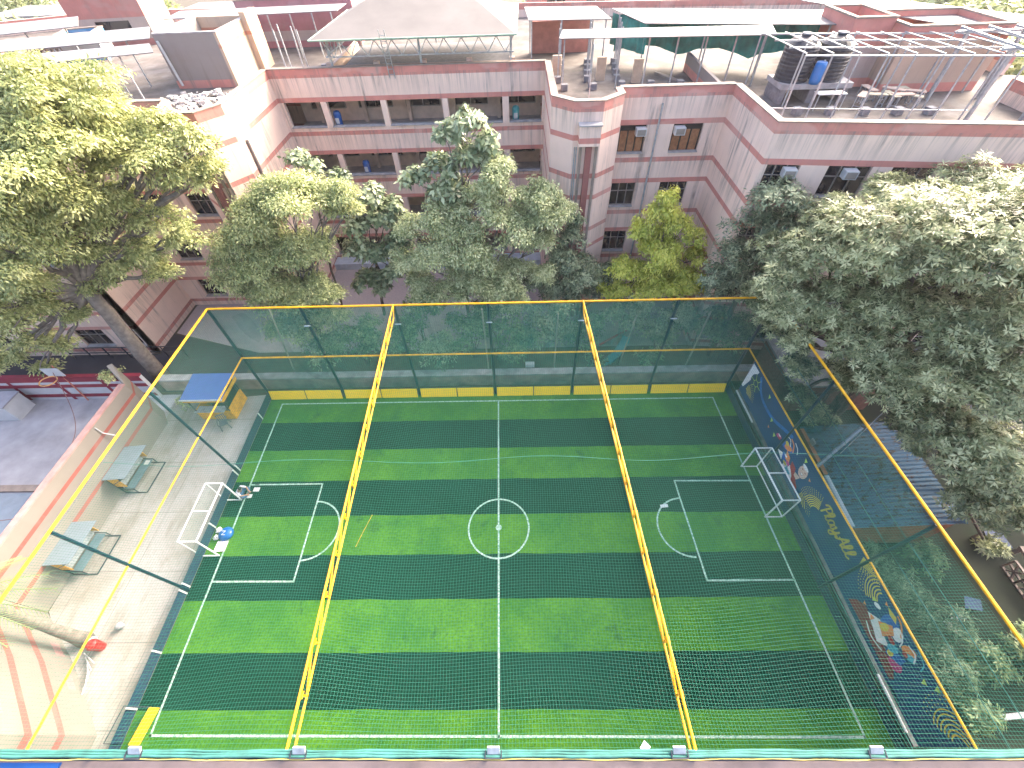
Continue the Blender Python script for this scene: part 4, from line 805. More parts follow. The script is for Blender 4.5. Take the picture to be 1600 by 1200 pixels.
# hip roofed pavilion
HP=thing('roof_pavilion','large pale hipped canopy on a steel truss above the long front','canopy',(-4.5,19,13.3),world=True)
e=[(-11.0,15.15,15.85),(1.75,15.15,15.85),(1.95,24.3,15.95),(-10.8,24.3,15.95)]; R1=(-7.9,19.6,17.15);R2=(-1.2,19.6,17.15)
MB().add([*e,R1,R2],[(0,1,5,4),(1,2,5),(2,3,4,5),(3,0,4)]).build('roof',m_canvas,HP)
MB().bar(e[0],e[1],.10,.07).bar(e[1],e[2],.10,.07).bar(e[0],e[3],.10,.07).build('eave_trim',M('green_trim',(.30,.42,.32),.6),HP)
q=MB(); 
for side in (0,1):
    A,B=(Vector((-10.3,15.5,0)),Vector((1.6,15.5,0))) if side==0 else (Vector((-10.3,15.6,0)),Vector((-10.2,24,0)))
    q.bar(A+Vector((0,0,14.95)),B+Vector((0,0,14.95)),.06).bar(A+Vector((0,0,15.75)),B+Vector((0,0,15.75)),.06)
    n_=22
    for i in range(n_):
        a=A.lerp(B,i/n_);b=A.lerp(B,(i+1)/n_);q.bar(a+Vector((0,0,14.95 if i%2 else 15.75)),b+Vector((0,0,15.75 if i%2 else 14.95)),.045)
q.build('truss',m_steel,HP)
for x in (-10.2,-4.4,1.4):
    for y in (15.95,23.8): MB().bar((x,y,13.3),(x,y,15.7),.12).build('leg',m_steel,HP)
pw=thing('roof_plinth_wall','low cream wall with piers beneath the hipped canopy','wall',(-4,16.4,13.3),world=True)
MB().box(-10.6,1.5,16.3,16.5,13.3,14.3).box(-10.6,-10.4,16.5,23.5,13.3,14.3).build('wall_face',M('plain_cream',CREAM,.85,var=.25),pw)
for x in (-10.7,-7.6,-4.5,-1.5,1.3): MB().box(x,x+.35,16.2,16.6,13.3,14.5).build('pier',m_back,pw)
MB().box(-10,1.3,17.3,23.4,13.31,14.0).build('dark_stack',m_conc,pw)
ld_=thing('ladder','steel ladder leaning against the hipped canopy','ladder',(-6.3,15.2,13.3),world=True)
MB().bar((-6.55,15.7,13.35),(-6.55,15.05,16.3),.045).bar((-6.2,15.7,13.35),(-6.2,15.05,16.3),.045).build('stile',m_steel,ld_)
q=MB()
for i in range(9): t=.1+.1*i; q.bar((-6.55,15.7-.65*t,13.35+2.95*t),(-6.2,15.7-.65*t,13.35+2.95*t),.03)
q.build('rung',m_steel,ld_)
def shed(name,label,c4,z,mat,posts,thick=.05,group='sheet roofed sheds on the school roof',tilt=0,z0=13.3):
    o=thing(name,label,'shed',(sum(p[0] for p in c4)/4,sum(p[1] for p in c4)/4,z0),group=group,world=True)
    zz=[z,z,z+tilt,z+tilt]; mb=MB(); mb.add([(*p,k) for p,k in zip(c4,zz)]+[(*p,k+thick) for p,k in zip(c4,zz)],[(0,3,2,1),(4,5,6,7),(0,1,5,4),(1,2,6,5),(2,3,7,6),(3,0,4,7)]); mb.build('roof',mat,o)
    for x,y in posts: MB().bar((x,y,z0),(x,y,z-.02),.075).build('leg',m_steel,o)
    return o
shed('roof_shed','long narrow white sheet roof on thin posts right of the tower',[(4.2,13.0),(16.2,12.3),(16.6,14.1),(4.5,14.6)],15.95,m_sheet,[(4.6+1.65*i,13.9-.08*i) for i in range(8)],tilt=.1)
SH2=shed('roof_shed','long white sheet roof with teal cloth sides behind the narrow one',[(9.7,16.2),(20.6,14.2),(21.6,17.6),(8.3,20.6)],15.95,m_sheet,[(9.9,16.5),(13.5,15.9),(17,15.3),(20.3,14.6)],tilt=.1)
q=MB()
for i in range(40):
    def P(t,z): return (8.6+12*t,19.6-3.9*t+.15*math.sin(t*60),z)
    t0,t1=i/40,(i+1)/40; zb=13.9+.45*abs(math.sin(t0*9)); zc=13.9+.45*abs(math.sin(t1*9)); q.add([P(t0,zb),P(t1,zc),P(t1,15.9),P(t0,15.9)],[(0,1,2,3)])
for i in range(8):
    def P(t,z): return (8.4+1.5*t+.1*math.sin(t*20),20.3-4.0*t,z)
    t0,t1=i/8,(i+1)/8; q.add([P(t0,14.2+.2*t0),P(t1,14.2+.2*t1),P(t1,15.9),P(t0,15.9)],[(0,1,2,3)])
q.build('hanging_cloth',m_teal,SH2)
shed('roof_shed','small square white sheet roof right of the hipped canopy',[(2.6,18.2),(7.9,17.8),(7.5,22.2),(2.4,22.8)],15.95,m_sheet,[(2.8,18.4),(7.6,18.0),(2.8,22.4),(7.3,21.9)])
MB_=MB().box(2.9,7.3,22.6,22.8,13.3,15.2).build('red_partition',m_red); tag(MB_,'red plastered partition wall behind the small square shed','wall')
shed('roof_shed','wide white sheet roof on posts in front of the tank room',[(-29.5,9.6),(-19.3,12.9),(-20.4,14.6),(-30.5,11.6)],15.95,m_sheet,[(-27,10.6),(-25.4,11.1),(-24,11.6),(-22.6,12.1),(-21.2,12.6),(-26,13),(-23,14)],tilt=.1)
shed('roof_shed','second wide white sheet roof left of the tank room',[(-34.5,12.6),(-21.6,16.6),(-23.2,19.6),(-36,15.2)],15.95,m_sheet,[(-33,13.6),(-28,15.2),(-23.5,17),(-34,15)],tilt=.1)
shed('roof_shed','far left white sheet roof beyond the brown courtyard',[(-44,14),(-29.4,21.3),(-31.4,24.4),(-46,17)],15.95,m_sheet,[(-40,16.5),(-37.5,17.8),(-35,19),(-32.5,20.2),(-31,22)],tilt=.1)
shed('roof_shed','long white sheet roof along the far right roof edge',[(21.5,21.5),(27.6,9.9),(31.6,14.6),(25.3,23.4)],16.0,m_sheet,[(22.5,20.6),(27.4,11),(25,15.5),(29,17)])
shed('roof_shed','thin white sheet roof right of the tank room top',[(-24,22.8),(-11.5,23.9),(-11.3,26),(-24,25.2)],15.95,m_sheet,[(-16.6,23.4),(-15,23.6),(-13.4,23.7),(-12,23.8)],tilt=.1)
# red/cream roof houses
def rhouse(label,x0,x1,y0,y1,h,band,wallc,redc,open_top=True,base=13.3,rz=0,win=True):
    o=thing('roof_room',label,'roof room',((x0+x1)/2,(y0+y1)/2,base),rz)
    w2,d2_=(x1-x0)/2,(y1-y0)/2
    mm=stripe_wall_mat('room_paint_'+str(len(bpy.data.materials)),wallc,redc,[(base+h-band,base+h+.3),(base,base+.45)],stain=.5)
    MB().box(-w2,w2,-d2_,-d2_+.2,0,h).box(-w2,-w2+.2,-d2_+.2,d2_-.2,0,h).box(w2-.2,w2,-d2_+.2,d2_-.2,0,h).box(-w2,w2,d2_-.2,d2_,0,h).build('wall',mm,o)
    MB().box(-w2+.2,w2-.2,-d2_+.2,d2_-.2,h-.9,h-.75).build('roof',m_roof,o)
    MB().box(-w2-.05,w2+.05,-d2_-.05,-d2_+.22,h+.001,h+.08).box(-w2-.05,-w2+.22,-d2_+.221,d2_+.05,h+.001,h+.08).box(w2-.22,w2+.05,-d2_+.221,d2_+.05,h+.001,h+.08).box(-w2+.221,w2-.221,d2_-.22,d2_+.05,h+.001,h+.08).build('coping',m_coping,o)
    if win: wd=MB().box(-w2*.4,w2*.5,-d2_-.02,-d2_-.002,.9,h-band-.2).build('window',m_glass,o)
    return o
rhouse('cream roof room with a red top band on the right roof',22.7,28.2,11.3,15.6,3.0,.6,(.50,.36,.28),RED,win=False)
rhouse('small red topped stair room left of the right roof room',20.4,22.65,12.6,16.2,3.2,1.3,(.46,.36,.33),RED,win=False)
rhouse('orange topped roof room far back on the left',-36.3,-30.2,29.5,34,3.4,1.5,(.45,.35,.30),(.48,.20,.17),rz=.12)
rhouse('plain salmon roof room at the left frame edge',-46,-38.6,18.5,24,2.6,1.7,(.5,.3,.22),(.55,.22,.15),rz=.3,win=False)
rhouse('pink walled roof room behind the thin white shed',-20.5,-11.2,27,32,3.0,1.9,(.5,.4,.38),(.46,.2,.22))
rhouse('small pale roof room with blue roof sheet on the left',-34.5,-31.8,24.5,27,1.7,.3,(.42,.42,.42),(.1,.3,.55),rz=.3,win=False)
# balcony fence of pale slats on the left roof
q=MB()
for i in range(26): t=i/25; q.bar((-39+7*t,21.5+4.2*t,13.3),(-39+7*t,21.5+4.2*t,14.3),.14)
q.bar((-39,21.5,14.3),(-32,25.7,14.3),.1); tag(q.build('slat_balustrade',m_coping),'row of pale upright slats edging the left roof','balustrade')
# tanks
plt=thing('tank_plinth','grey masonry platform carrying the black water tanks','platform',(18.2,10.8,13.3),world=True)
MB().box(16.3,20.2,9.9,11.9,14.0,14.25).build('slab',m_ledge,plt)
for x in (16.4,18.0,19.8): MB().box(x,x+.3,10.0,11.8,13.3,14.0).build('pier',m_conc,plt)
m_tankb=M('tank_black',(.025,.028,.04),.5,var=.3)
for x,l in ((17.1,'black ribbed water tank, the left of two on the grey platform'),(18.95,'black ribbed water tank, the right of two on the grey platform')):
    o=thing('water_tank',l,'water tank',(x,10.85,14.25),group='black roof water tanks')
    pr_=[(.85,0)]; 
    for k in range(9): pr_+= [(.87,.05+.17*k),(.83,.1+.17*k)]
    pr_+=[(.85,1.6),(.55,1.85),(.25,1.95),(.25,2.0)]
    MB().lathe((0,0,0),pr_,20).build('shell',m_tankb,o); MB().lathe((0,0,2.0),[(.27,0),(.27,.06),(.05,.09)],14).build('lid',m_conc,o)
o=thing('blue_barrel','bright blue plastic barrel standing before the black tanks','barrel',(18.0,9.95,14.25)); MB().lathe((0,0,0),[(.25,0),(.29,.2),(.29,.8),(.26,.98),(.2,1.0)],16).build('shell',M('barrel_blue',(.01,.15,.45),.4),o,smooth=True); MB().tube([(.1,0,.99),(.1,0,1.06)],.05,8).build('cap',m_white,o)
# blocks and posts
blk=None
BL=[(4.7,13.6),(6.5,13.6),(8.3,13.9),(10.1,13.8),(11.9,13.7)]+[(4.4+.15*j+1.9*i,15.2+1.3*j) for j in range(4) for i in range(3)]+[(16.8,8.3),(18.5,8.2),(20.2,8.0),(21.9,7.9),(23.5,7.8),(15.0,12.6),(14.4,11.4),(-14,17.6),(-13.2,18.6),(-12.4,17.4),(-14.4,19.4),(-12.2,20),(-15.3,18.3),(19.0,6.1),(21.4,5.6),(24.6,5.4)]
for i,(x,y) in enumerate(BL):
    if blk is None:
        blk=MB().box(-.2,.2,-.2,.2,0,.34).build('concrete_block',m_conc,None,bev=.015); blk.location=(x,y,13.3)
        tag(blk,'small grey concrete footing block on the flat school roof','block','concrete footing blocks on the school roof')
    else: dup(blk,None,(x,y,13.3),random.uniform(-.2,.2))
pp=None
for i,(x,y) in enumerate(BL[5:17]+BL[24:28]):
    if pp is None:
        pp=MB().bar((0,0,0),(0,0,2.4),.07).build('bare_post',m_steel); pp.location=(x,y,13.64); tag(pp,'bare thin steel post rising from a footing block','post','bare posts on the school roof')
    else: dup(pp,None,(x,y,13.64))
for x,y,l in ((9.1,14.6,'cream masonry stub wall, the taller one on the middle roof'),(6.9,15.3,'cream masonry stub wall nearer the tower'),(4.1,16.0,'tall cream masonry stub at the edge of the small shed')):
    tag(MB().prism([(x,y),(x+.55,y),(x+.6,y+.25),(x,y+.25)],13.3,14.55).build('stub_wall',M('stub_cream',(.52,.4,.3),.85)),l,'wall')
tag(MB().add([(13.0,10.3,13.3),(13.2,10.3,13.3),(13.2,17,13.3),(13.0,17,13.3),(13.0,10.3,14.3),(13.2,10.3,14.3),(13.2,17,14.3),(13.0,17,14.3)],[(0,3,2,1),(4,5,6,7),(0,1,5,4),(1,2,6,5),(2,3,7,6),(3,0,4,7)]).build('roof_divider',m_tank),'low stained divider wall across the middle roof','wall')
q=MB().bar((11.0,16.5,13.36),(12.9,12.2,13.36),.12).bar((11.2,16.4,13.36),(13.1,12.3,13.42),.1); tag(q.build('steel_beams',m_frame),'pair of rusty beams lying beside the divider wall','beams')
# pergola
PG=thing('steel_pergola','large bare galvanised pipe pergola over the right roof terrace','pergola',(20,9,13.3),world=True)
gp=lambda s,t:Vector((15.3+9.6*s+.2*t,12.2-4.9*t-1.2*s,16.05+.08*t))
q=MB()
for t in (0,.33,.66,1): q.bar(gp(0,t),gp(1,t),.065)
for i in range(9): q.bar(gp(i/8,0)+Vector((0,0,.08)),gp(i/8,1)+Vector((0,0,.08)),.045)
q.build('roof_rails',m_steel,PG)
for t in (0,.5,1):
    for i in range(9):
        if (i+int(t*2))%2==0 or t==1: p=gp(i/8,t); MB().bar((p.x,p.y,13.3),p,.06).build('leg',m_steel,PG)
MB().bar((14.2,7.4,13.95),(24.0,6.2,13.95),.04).build('tie_wire',m_steel,PG)
for k in range(5):
    p=Vector((25.5+.9*k,7.5-.1*k,13.3))
q=thing('scaffold','heavy pipe frame standing at the right end of the terrace','frame',(25,7,13.3),world=True)
for x,y in ((24.6,6.6),(27.4,6.6),(24.8,10),(27.6,10)): MB().bar((x,y,13.3),(x,y,16.3),.14).build('leg',m_steel,q)
MB().bar((24.0,6.6,16.3),(28.4,6.6,16.3),.12).bar((24.2,10,16.3),(28.6,10,16.3),.12).bar((24.6,6.0,16.38),(24.8,10.6,16.38),.1).bar((27.4,6.0,16.38),(27.6,10.6,16.38),.1).bar((26,6.0,16.38),(26.2,10.6,16.38),.1).build('top_rails',m_steel,q)
# junk furniture on the terrace
rnd=random.Random(5)
for k in range(9):
    x=20.6+rnd.uniform(0,3.4); y=9.0+rnd.uniform(0,1.5); o=thing('broken_desk','broken school desk in the heap on the right roof terrace','desk',(x,y,13.3),rnd.uniform(0,3),group='broken desks heaped on the roof terrace')
    z=.45+rnd.uniform(0,.1)
    MB().box(-.55,.55,-.2,.2,z,z+.04).build('desk_top',m_bamboo if k%2 else m_back,o)
    q=MB()
    for sx_ in (-.5,.5):
        for sy_ in (-.17,.17): q.bar((sx_,sy_,0),(sx_*.95,sy_,z),.035)
        q.bar((sx_,-.17,.1),(sx_,.17,.1),.03)
    q.build('frame',m_steel,o)
o=thing('roof_table','steel table with a white edge in front of the tank platform','table',(18.6,9.0,13.3)); MB().box(-.75,.75,-.3,.3,.75,.79).build('table_top',m_white,o)
for sx_ in (-.7,.7):
    for sy_ in (-.26,.26): MB().bar((sx_,sy_,0),(sx_,sy_,.75),.04).build('leg',m_steel,o)
tag(MB().tube([(5.6,8.9,13.35),(5.55,8.6,16.6)],.03,6).build('aerial_mast',m_steel),'thin aerial mast rising over the octagonal tower','mast')
# far wing behind
FW=thing('rear_wing','pale rear wing with windows behind the roof sheds','building',(16,42,0),world=True)
m_fw=stripe_wall_mat('rear_paint',(.52,.44,.42),RED,[(13.6,14.3)],stain=.4)
MB().box(3,34,39.5,48,0,17).build('wall',m_fw,FW)
for i in range(7): x=5+4.0*i; w_=MB().box(x,x+1.8,39.46,39.49,13.2,14.9).build('window',m_glass,FW); MB().bar((x+.9,39.44,13.2),(x+.9,39.44,14.9),.08).build('frame',m_white,w_)
for k,(x,y,w2,d2_,h) in enumerate(((-62,62,12,9,7),(-80,80,14,10,9),(-50,85,16,10,8),(-95,60,12,12,6),(-30,75,18,9,10),(55,95,20,12,9))):
    o=thing('distant_house',['pale distant house beyond the left roofs, nearest of them','wide distant house at the top left','distant low house left of the leafy gap','distant house at the far left edge','distant long house behind the trees','distant house behind the right hand trees'][k],'house',(x,y,0))
    MB().box(-w2/2,w2/2,-d2_/2,d2_/2,0,h).build('wall',M('house_wall%d'%k,(.4,.38,.40),.85,var=.2,scale=.5),o); MB().box(-w2/2-.4,w2/2+.4,-d2_/2-.4,d2_/2+.4,h+.001,h+.5).build('roof',m_sheet,o)
    q=MB()
    for i in range(4):
        for j in range(2): q.box(-w2/2+1+i*(w2-2)/4,-w2/2+2.2+i*(w2-2)/4,-d2_/2-.05,-d2_/2-.01,1.5+3.2*j,3+3.2*j)
    q.build('window',m_glass,o)
# ---------------------------------------------------------------- right side yard
RS=thing('corrugated_shed','low shed with a faded blue corrugated roof beyond the right fence','shed',(19,-7.5,0),world=True)
m_corr,nt,p=newmat('blue_corrugated'); g=N(nt,'ShaderNodeNewGeometry'); sx=N(nt,'ShaderNodeSeparateXYZ'); nt.links.new(g.outputs['Position'],sx.inputs[0])
cw=math_(nt,'SINE',math_(nt,'MULTIPLY',sx.outputs[1],28.)); lv=ramp(nt,noise(nt,3.2,6,.7,vscale=(1,2.2,1)),[(.52,0.),(.60,1.)])
nt.links.new(mixc(nt,lv,(.025,.10,.18),(.02,.018,.015)),p.inputs['Base Color']); bump(nt,p,cw,.8,.03); p.inputs['Roughness'].default_value=.6
q=MB(); ny=72
for i in range(ny+1):
    y=-10.2+5.6*i/ny; dz=.03*math.sin(i*math.pi/1.5); q.v+=[(16.75,y,2.35+dz),(21.6,y,2.75+dz)]
for i in range(ny): q.f.append((2*i,2*i+1,2*i+3,2*i+2))
q.build('roof',m_corr,RS,smooth=True)
MB().box(16.95,21.4,-10.05,-4.8,0,2.3).build('wall',M('shed_wall',(.30,.11,.06),.85),RS)
MB().tube([(16.7,-10.15,2.36),(16.7,-7.6,2.4)],.14,8).build('ridge_pipe',M('pale_pipe',(.45,.55,.62),.5),RS); MB().box(16.62,16.82,-7.5,-4.8,2.3,2.48).build('verge_board',M('verge_orange',(.42,.14,.06),.7),RS)
tag(MB().box(16.6,16.66,-5.9,-5.6,2.7,3.0).build('small_sign',m_white),'small white sign plate fixed over the corrugated shed','sign').location=(.15,0,-.21)
o=thing('pipe_prop','thick grey pipe prop leaning over the corrugated shed with a thin white rod','prop',(16.6,-7.6,2.4),world=True); MB().tube([(16.3,-7.2,2.6),(17.9,-6.2,4.6)],.09,8).build('pipe',m_steel,o); MB().tube([(17.2,-6.9,3.4),(19.0,-5.6,4.9)],.02,6).build('rod',m_white,o)
o=thing('brick_store','brown brick store with a flat slab roof behind the mango tree','store',(20,1.3,0),world=True); MB().box(17.6,23,-1.8,2.2,0,2.5).build('wall',M('brown_brick',(.25,.13,.10),.9,var=.4,scale=5),o); MB().box(17.4,23.2,-2.0,2.3,2.501,2.65).build('roof',m_ledge,o)
q=MB(); z0=.0
for s in range(3):
    c0=Vector((24.6-.0*s,-11.6-.78*s,.4))
    for k in range(6):
        a=k*math.pi/3; q.bar(c0,c0+Vector((.05*math.cos(a),.36*math.cos(a),.36*math.sin(a))),.1,.07)
    q.bar(c0+Vector((0,-.38,-.38)),c0+Vector((0,.38,-.38)),.1,.06).bar(c0+Vector((0,-.38,.38)),c0+Vector((0,.38,.38)),.1,.06).bar(c0+Vector((0,-.38,-.38)),c0+Vector((0,-.38,.38)),.1,.06).bar(c0+Vector((0,.38,-.38)),c0+Vector((0,.38,.38)),.1,.06)
tag(q.build('breeze_block_screen',m_coping),'pale patterned breeze block screen at the far right beyond the fence','screen')
tag(MB().bar((25.2,-10.6,.9),(24.9,-13.4,.9),.22,.12).bar((25.2,-10.7,0),(25.2,-10.7,.84),.15).bar((24.9,-13.3,0),(24.9,-13.3,.84),.15).build('concrete_bench',m_coping),'pale concrete bench rail beside the breeze block screen','bench')
struct('side_road',MB().poly([(25.6,-30,.0),(60,-30,.0),(60,2,.0),(27.5,0,.0)]),M('side_road_grey',(.12,.11,.12),.85,var=.2))
o=thing('recycling_crate','blue topped crate under the mango tree at the right edge','crate',(24.5,-10.2,0)); MB().box(-.4,.4,-.4,.4,0,.7).build('crate_body',m_conc,o); MB().box(-.42,.42,-.42,.42,.701,.78).build('lid',M('dull_blue_lid',(.003,.03,.1),.6),o)
tag(MB().poly([(-.45,-.2,.35),(.3,-.3,.3),(.5,.15,.32),(-.2,.3,.4)]).build('blue_plastic_sheet',M('dull_blue_plastic',(.004,.04,.13),.6)),'scrap of blue plastic sheet among the plants right of the banner','sheet').location=(21.8,-12.9,0)
tag(MB().box(-.5,.5,-.12,.12,0,.12).build('white_plank',m_white),'white plank lying beside the pale leafy shrub','plank').location=(20.0,-13.7,.9)
bpy.data.objects['white_plank'].rotation_euler=(0,-.1,.35)
tag(MB().bar((17,-17.2,.6),(24,-16.6,.6),.18).bar((17,-17.2,0),(17,-17.2,.6),.12).bar((20.5,-16.9,0),(20.5,-16.9,.6),.12).bar((24,-16.6,0),(24,-16.6,.6),.12).build('pipe_rail',m_steel),'grey pipe rail low among plants at the bottom right','rail')
# ---------------------------------------------------------------- trees
def leaf_mat(name,c0,c1,c2,rough=.5,trans=.3):
    m,nt,p=newmat(name); at=N(nt,'ShaderNodeAttribute'); at.attribute_name='tone'
    f=math_(nt,'ADD',math_(nt,'MULTIPLY',at.outputs['Fac'],.65),math_(nt,'MULTIPLY',noise(nt,.55,3),.5))
    c=ramp(nt,f,[(.25,c0),(.55,c1),(.88,c2)]); nt.links.new(c,p.inputs['Base Color']); p.inputs['Roughness'].default_value=rough
    out=nt.nodes['Material Output']; t=N(nt,'ShaderNodeBsdfTranslucent'); nt.links.new(c,t.inputs[0]); mx=N(nt,'ShaderNodeMixShader'); mx.inputs[0].default_value=trans
    nt.links.new(p.outputs[0],mx.inputs[1]); nt.links.new(t.outputs[0],mx.inputs[2]); nt.links.new(mx.outputs[0],out.inputs[0]); return m
def unit(a): return a/np.maximum(np.linalg.norm(a,axis=1,keepdims=True),1e-9)
def leaf_object(name,P,A,Nn,Ln,Wd,tone,mat,parent):
    """kite leaves: base P, axis A, normal N"""
    n=len(P); B=unit(np.cross(A,Nn)); Ln=Ln[:,None];Wd=Wd[:,None]
    v=np.empty((n,4,3)); v[:,0]=P; v[:,1]=P+A*Ln*.45+B*Wd*.5-Nn*Wd*.12; v[:,2]=P+A*Ln-Nn*Ln*.12; v[:,3]=P+A*Ln*.45-B*Wd*.5-Nn*Wd*.12
    me=bpy.data.meshes.new(name); me.vertices.add(4*n); me.vertices.foreach_set('co',v.reshape(-1))
    me.loops.add(4*n); me.loops.foreach_set('vertex_index',np.arange(4*n,dtype=np.int32)); me.polygons.add(n)
    me.polygons.foreach_set('loop_start',np.arange(0,4*n,4,dtype=np.int32)); me.polygons.foreach_set('loop_total',np.full(n,4,dtype=np.int32)) if hasattr(me.polygons[0],'loop_total') and False else None
    me.update(calc_edges=True); at=me.attributes.new('tone','FLOAT','FACE'); at.data.foreach_set('value',tone.astype(np.float32))
    me.materials.append(mat); o=bpy.data.objects.new(name,me); COL.objects.link(o); o.parent=parent; return o
def clump_points(blobs,per_m2,seed,full=1.0):
    """clump centres spread through lumpy shells of the blobs"""
    r=np.random.default_rng(seed); C=[];Nn=[]
    for (x,y,z,R) in blobs:
        n=int(per_m2*4*math.pi*R*R)+3; m=int(5+7*R); c0=np.array([x,y,z])
        sd=unit(r.normal(size=(m,3))); sd[:,2]=np.where(sd[:,2]<-.3,-sd[:,2]*.6,sd[:,2]); sd=unit(sd)
        sc=c0+sd*(R*r.uniform(.45,.95,m))[:,None]*np.array([1,1,.85]); sr=np.maximum(.28,R*r.uniform(.22,.42,m)*full)
        pr_=sr**2/np.sum(sr**2); k=r.choice(m,n,p=pr_)
        d=unit(r.normal(size=(n,3))); d[:,2]=np.where(d[:,2]<-.25,-d[:,2]*.7,d[:,2]); d=unit(d)
        rad=sr[k]*(1-.55*r.random(n)**1.6)
        C.append(sc[k]+d*rad[:,None]*np.array([1,1,.7])); Nn.append(unit(d+sd[k]*.5))
    return np.vstack(C),np.vstack(Nn)
def rosettes(C,Nn,k,L,W,seed,droop=.15,spread=.06):
    r=np.random.default_rng(seed); n=len(C); up=np.array([0,0,1.])
    ax=unit(Nn*.75+up*.7+r.normal(size=(n,3))*.25)
    t=unit(np.cross(ax,r.normal(size=(n,3)))); b=np.cross(ax,t)
    P=[];A=[];NN=[];T=[];tone=r.random(n)
    for i in range(k):
        a=2*math.pi*i/k+r.random(n)*.7; dr=t*np.cos(a)[:,None]+b*np.sin(a)[:,None]
        el=r.uniform(-.2,.75,n)[:,None]; d=unit(dr+ax*el-up*droop)
        P.append(C+dr*.02+r.normal(size=(n,3))*spread); A.append(d); NN.append(unit(ax-d*(ax*d).sum(1)[:,None]+1e-6)); T.append(np.clip(tone+r.normal(size=n)*.12,0,1))
    P=np.vstack(P);A=np.vstack(A);NN=np.vstack(NN);T=np.concatenate(T); m=len(P)
    return P,A,NN,L*r.uniform(.7,1.2,m),W*r.uniform(.8,1.2,m),T
def sprays(C,Nn,k,L,W,seed,rad=.35,flat=.5):
    r=np.random.default_rng(seed); n=len(C); up=np.array([0,0,1.])
    idx=np.repeat(np.arange(n),k); m=len(idx); ax=unit(Nn[idx]*.5+up*.8)
    off=unit(r.normal(size=(m,3)))*(rad*r.random(m)**.5)[:,None]; off-=ax*((off*ax).sum(1)*flat)[:,None]
    A=unit(off+r.normal(size=(m,3))*.12-up*.12); NN=unit(ax+r.normal(size=(m,3))*.45); NN=unit(NN-A*(A*NN).sum(1)[:,None]+1e-6)
    return C[idx]+off,A,NN,L*r.uniform(.6,1.3,m),W*r.uniform(.7,1.2,m),np.clip(r.random(n)[idx]+r.normal(size=m)*.15,0,1)
def limb(mb,a,b,r0,r1,rnd,n=6,wig=.12,seg=7):
    a=Vector(a);b=Vector(b);P=[];R=[]
    for i in range(n+1):
        t=i/n; w=math.sin(math.pi*t)*wig*(b-a).length
        P.append(a.lerp(b,t)+Vector((rnd.uniform(-1,1),rnd.uniform(-1,1),rnd.uniform(-.3,.5)))*w*.35+Vector((0,0,math.sin(math.pi*t)*.05*(b-a).length))); R.append(r0+(r1-r0)*t)
    mb.tube(P,R,seg); return P
def tree(name,label,cat,base,fork,blobs,mat,style,bark=None,tr=.22,seed=1,group=None,dens=6,full=1.0,**kw):
    o=thing(name,label,cat,base,group=group,world=True); rnd=random.Random(seed); bark=bark or m_bark
    tk=MB(); limb(tk,base,fork,tr*1.15,tr*.8,rnd,8,.05,9)
    tk.build('trunk',bark,o,smooth=True); bb=MB()
    for (x,y,z,R) in blobs:
        p=limb(bb,fork,(x,y,z-R*.2),tr*.5,tr*.12,rnd,6,.12,6)
        for k in range(3 if R>.7 else 1):
            a=rnd.uniform(0,6.28); limb(bb,p[4],(x+R*.7*math.cos(a),y+R*.7*math.sin(a),z+R*.3*rnd.uniform(-1,1)),tr*.2,.02,rnd,4,.1,5)
    bb.build('branches',bark,o,smooth=True)
    C,Nn=clump_points(blobs,dens,seed,full)
    d=rosettes(C,Nn,seed=seed+1,**kw) if style=='r' else sprays(C,Nn,seed=seed+1,**kw)
    c=leaf_object('crown',*d,mat,o); c.matrix_parent_inverse=o.matrix_basis.inverted(); return o
g_yellow=leaf_mat('leaf_yellow_green',(0.200,0.250,0.090),(0.380,0.410,0.160),(0.600,0.600,0.280))
g_pale=leaf_mat('leaf_pale_green',(0.180,0.230,0.100),(0.400,0.450,0.220),(0.660,0.680,0.400))
g_grey=leaf_mat('leaf_mango',(0.070,0.095,0.035),(0.250,0.290,0.130),(0.580,0.590,0.330),rough=.4,trans=.32)
g_dark=leaf_mat('leaf_dark',(0.060,0.090,0.045),(0.170,0.220,0.120),(0.380,0.430,0.250),rough=.4,trans=.2)
g_teak=leaf_mat('leaf_broad',(0.090,0.130,0.060),(0.250,0.310,0.160),(0.500,0.540,0.320),rough=.4,trans=.2)
g_shade=leaf_mat('leaf_shade_green',(.04,.08,.04),(.12,.20,.11),(.28,.38,.22))
g_gold=leaf_mat('leaf_golden',(0.270,0.320,0.050),(0.550,0.570,0.080),(0.780,0.740,0.160))
g_olive=leaf_mat('leaf_olive',(0.170,0.220,0.090),(0.370,0.420,0.180),(0.620,0.620,0.300))
g_under=leaf_mat('leaf_under',(0.050,0.100,0.045),(0.140,0.220,0.100),(0.300,0.400,0.180))
tree('shade_tree','huge yellow-green spreading tree over the left roof edge','tree',(-23.4,1.9,0),(-22.6,1.8,7.6),BLOBS['left_shade'],g_yellow,'s',m_bark2,tr=.42,seed=11,dens=6.5,full=1.2,k=34,L=.19,W=.075,rad=.5,flat=.8)
tree('feathery_tree','feathery light green tree left of the dark broad-leaved one','tree',(-12.6,4.6,0),(-12.4,4.8,4.2),BLOBS['feathery_left'],g_olive,'s',m_bark2,tr=.16,seed=21,dens=9,full=1.15,k=24,L=.19,W=.07,rad=.42,flat=.6)
tree('broadleaf_tree','slim dark tree with big drooping leaves and a bare lower trunk','tree',(-9.0,8.2,0),(-8.2,7.9,5.2),BLOBS['teak'],g_teak,'r',m_bark,tr=.10,seed=31,dens=9,k=6,L=.42,W=.22,droop=.5,spread=.1)
tree('broadleaf_sapling','few large-leaved sprigs rising left above the feathery tree','tree',(-12.4,8.6,0),(-11.2,8.9,8.8),BLOBS['teak_sprig'],g_teak,'r',m_bark,tr=.08,seed=37,dens=10,k=6,L=.40,W=.2,droop=.5,spread=.1)
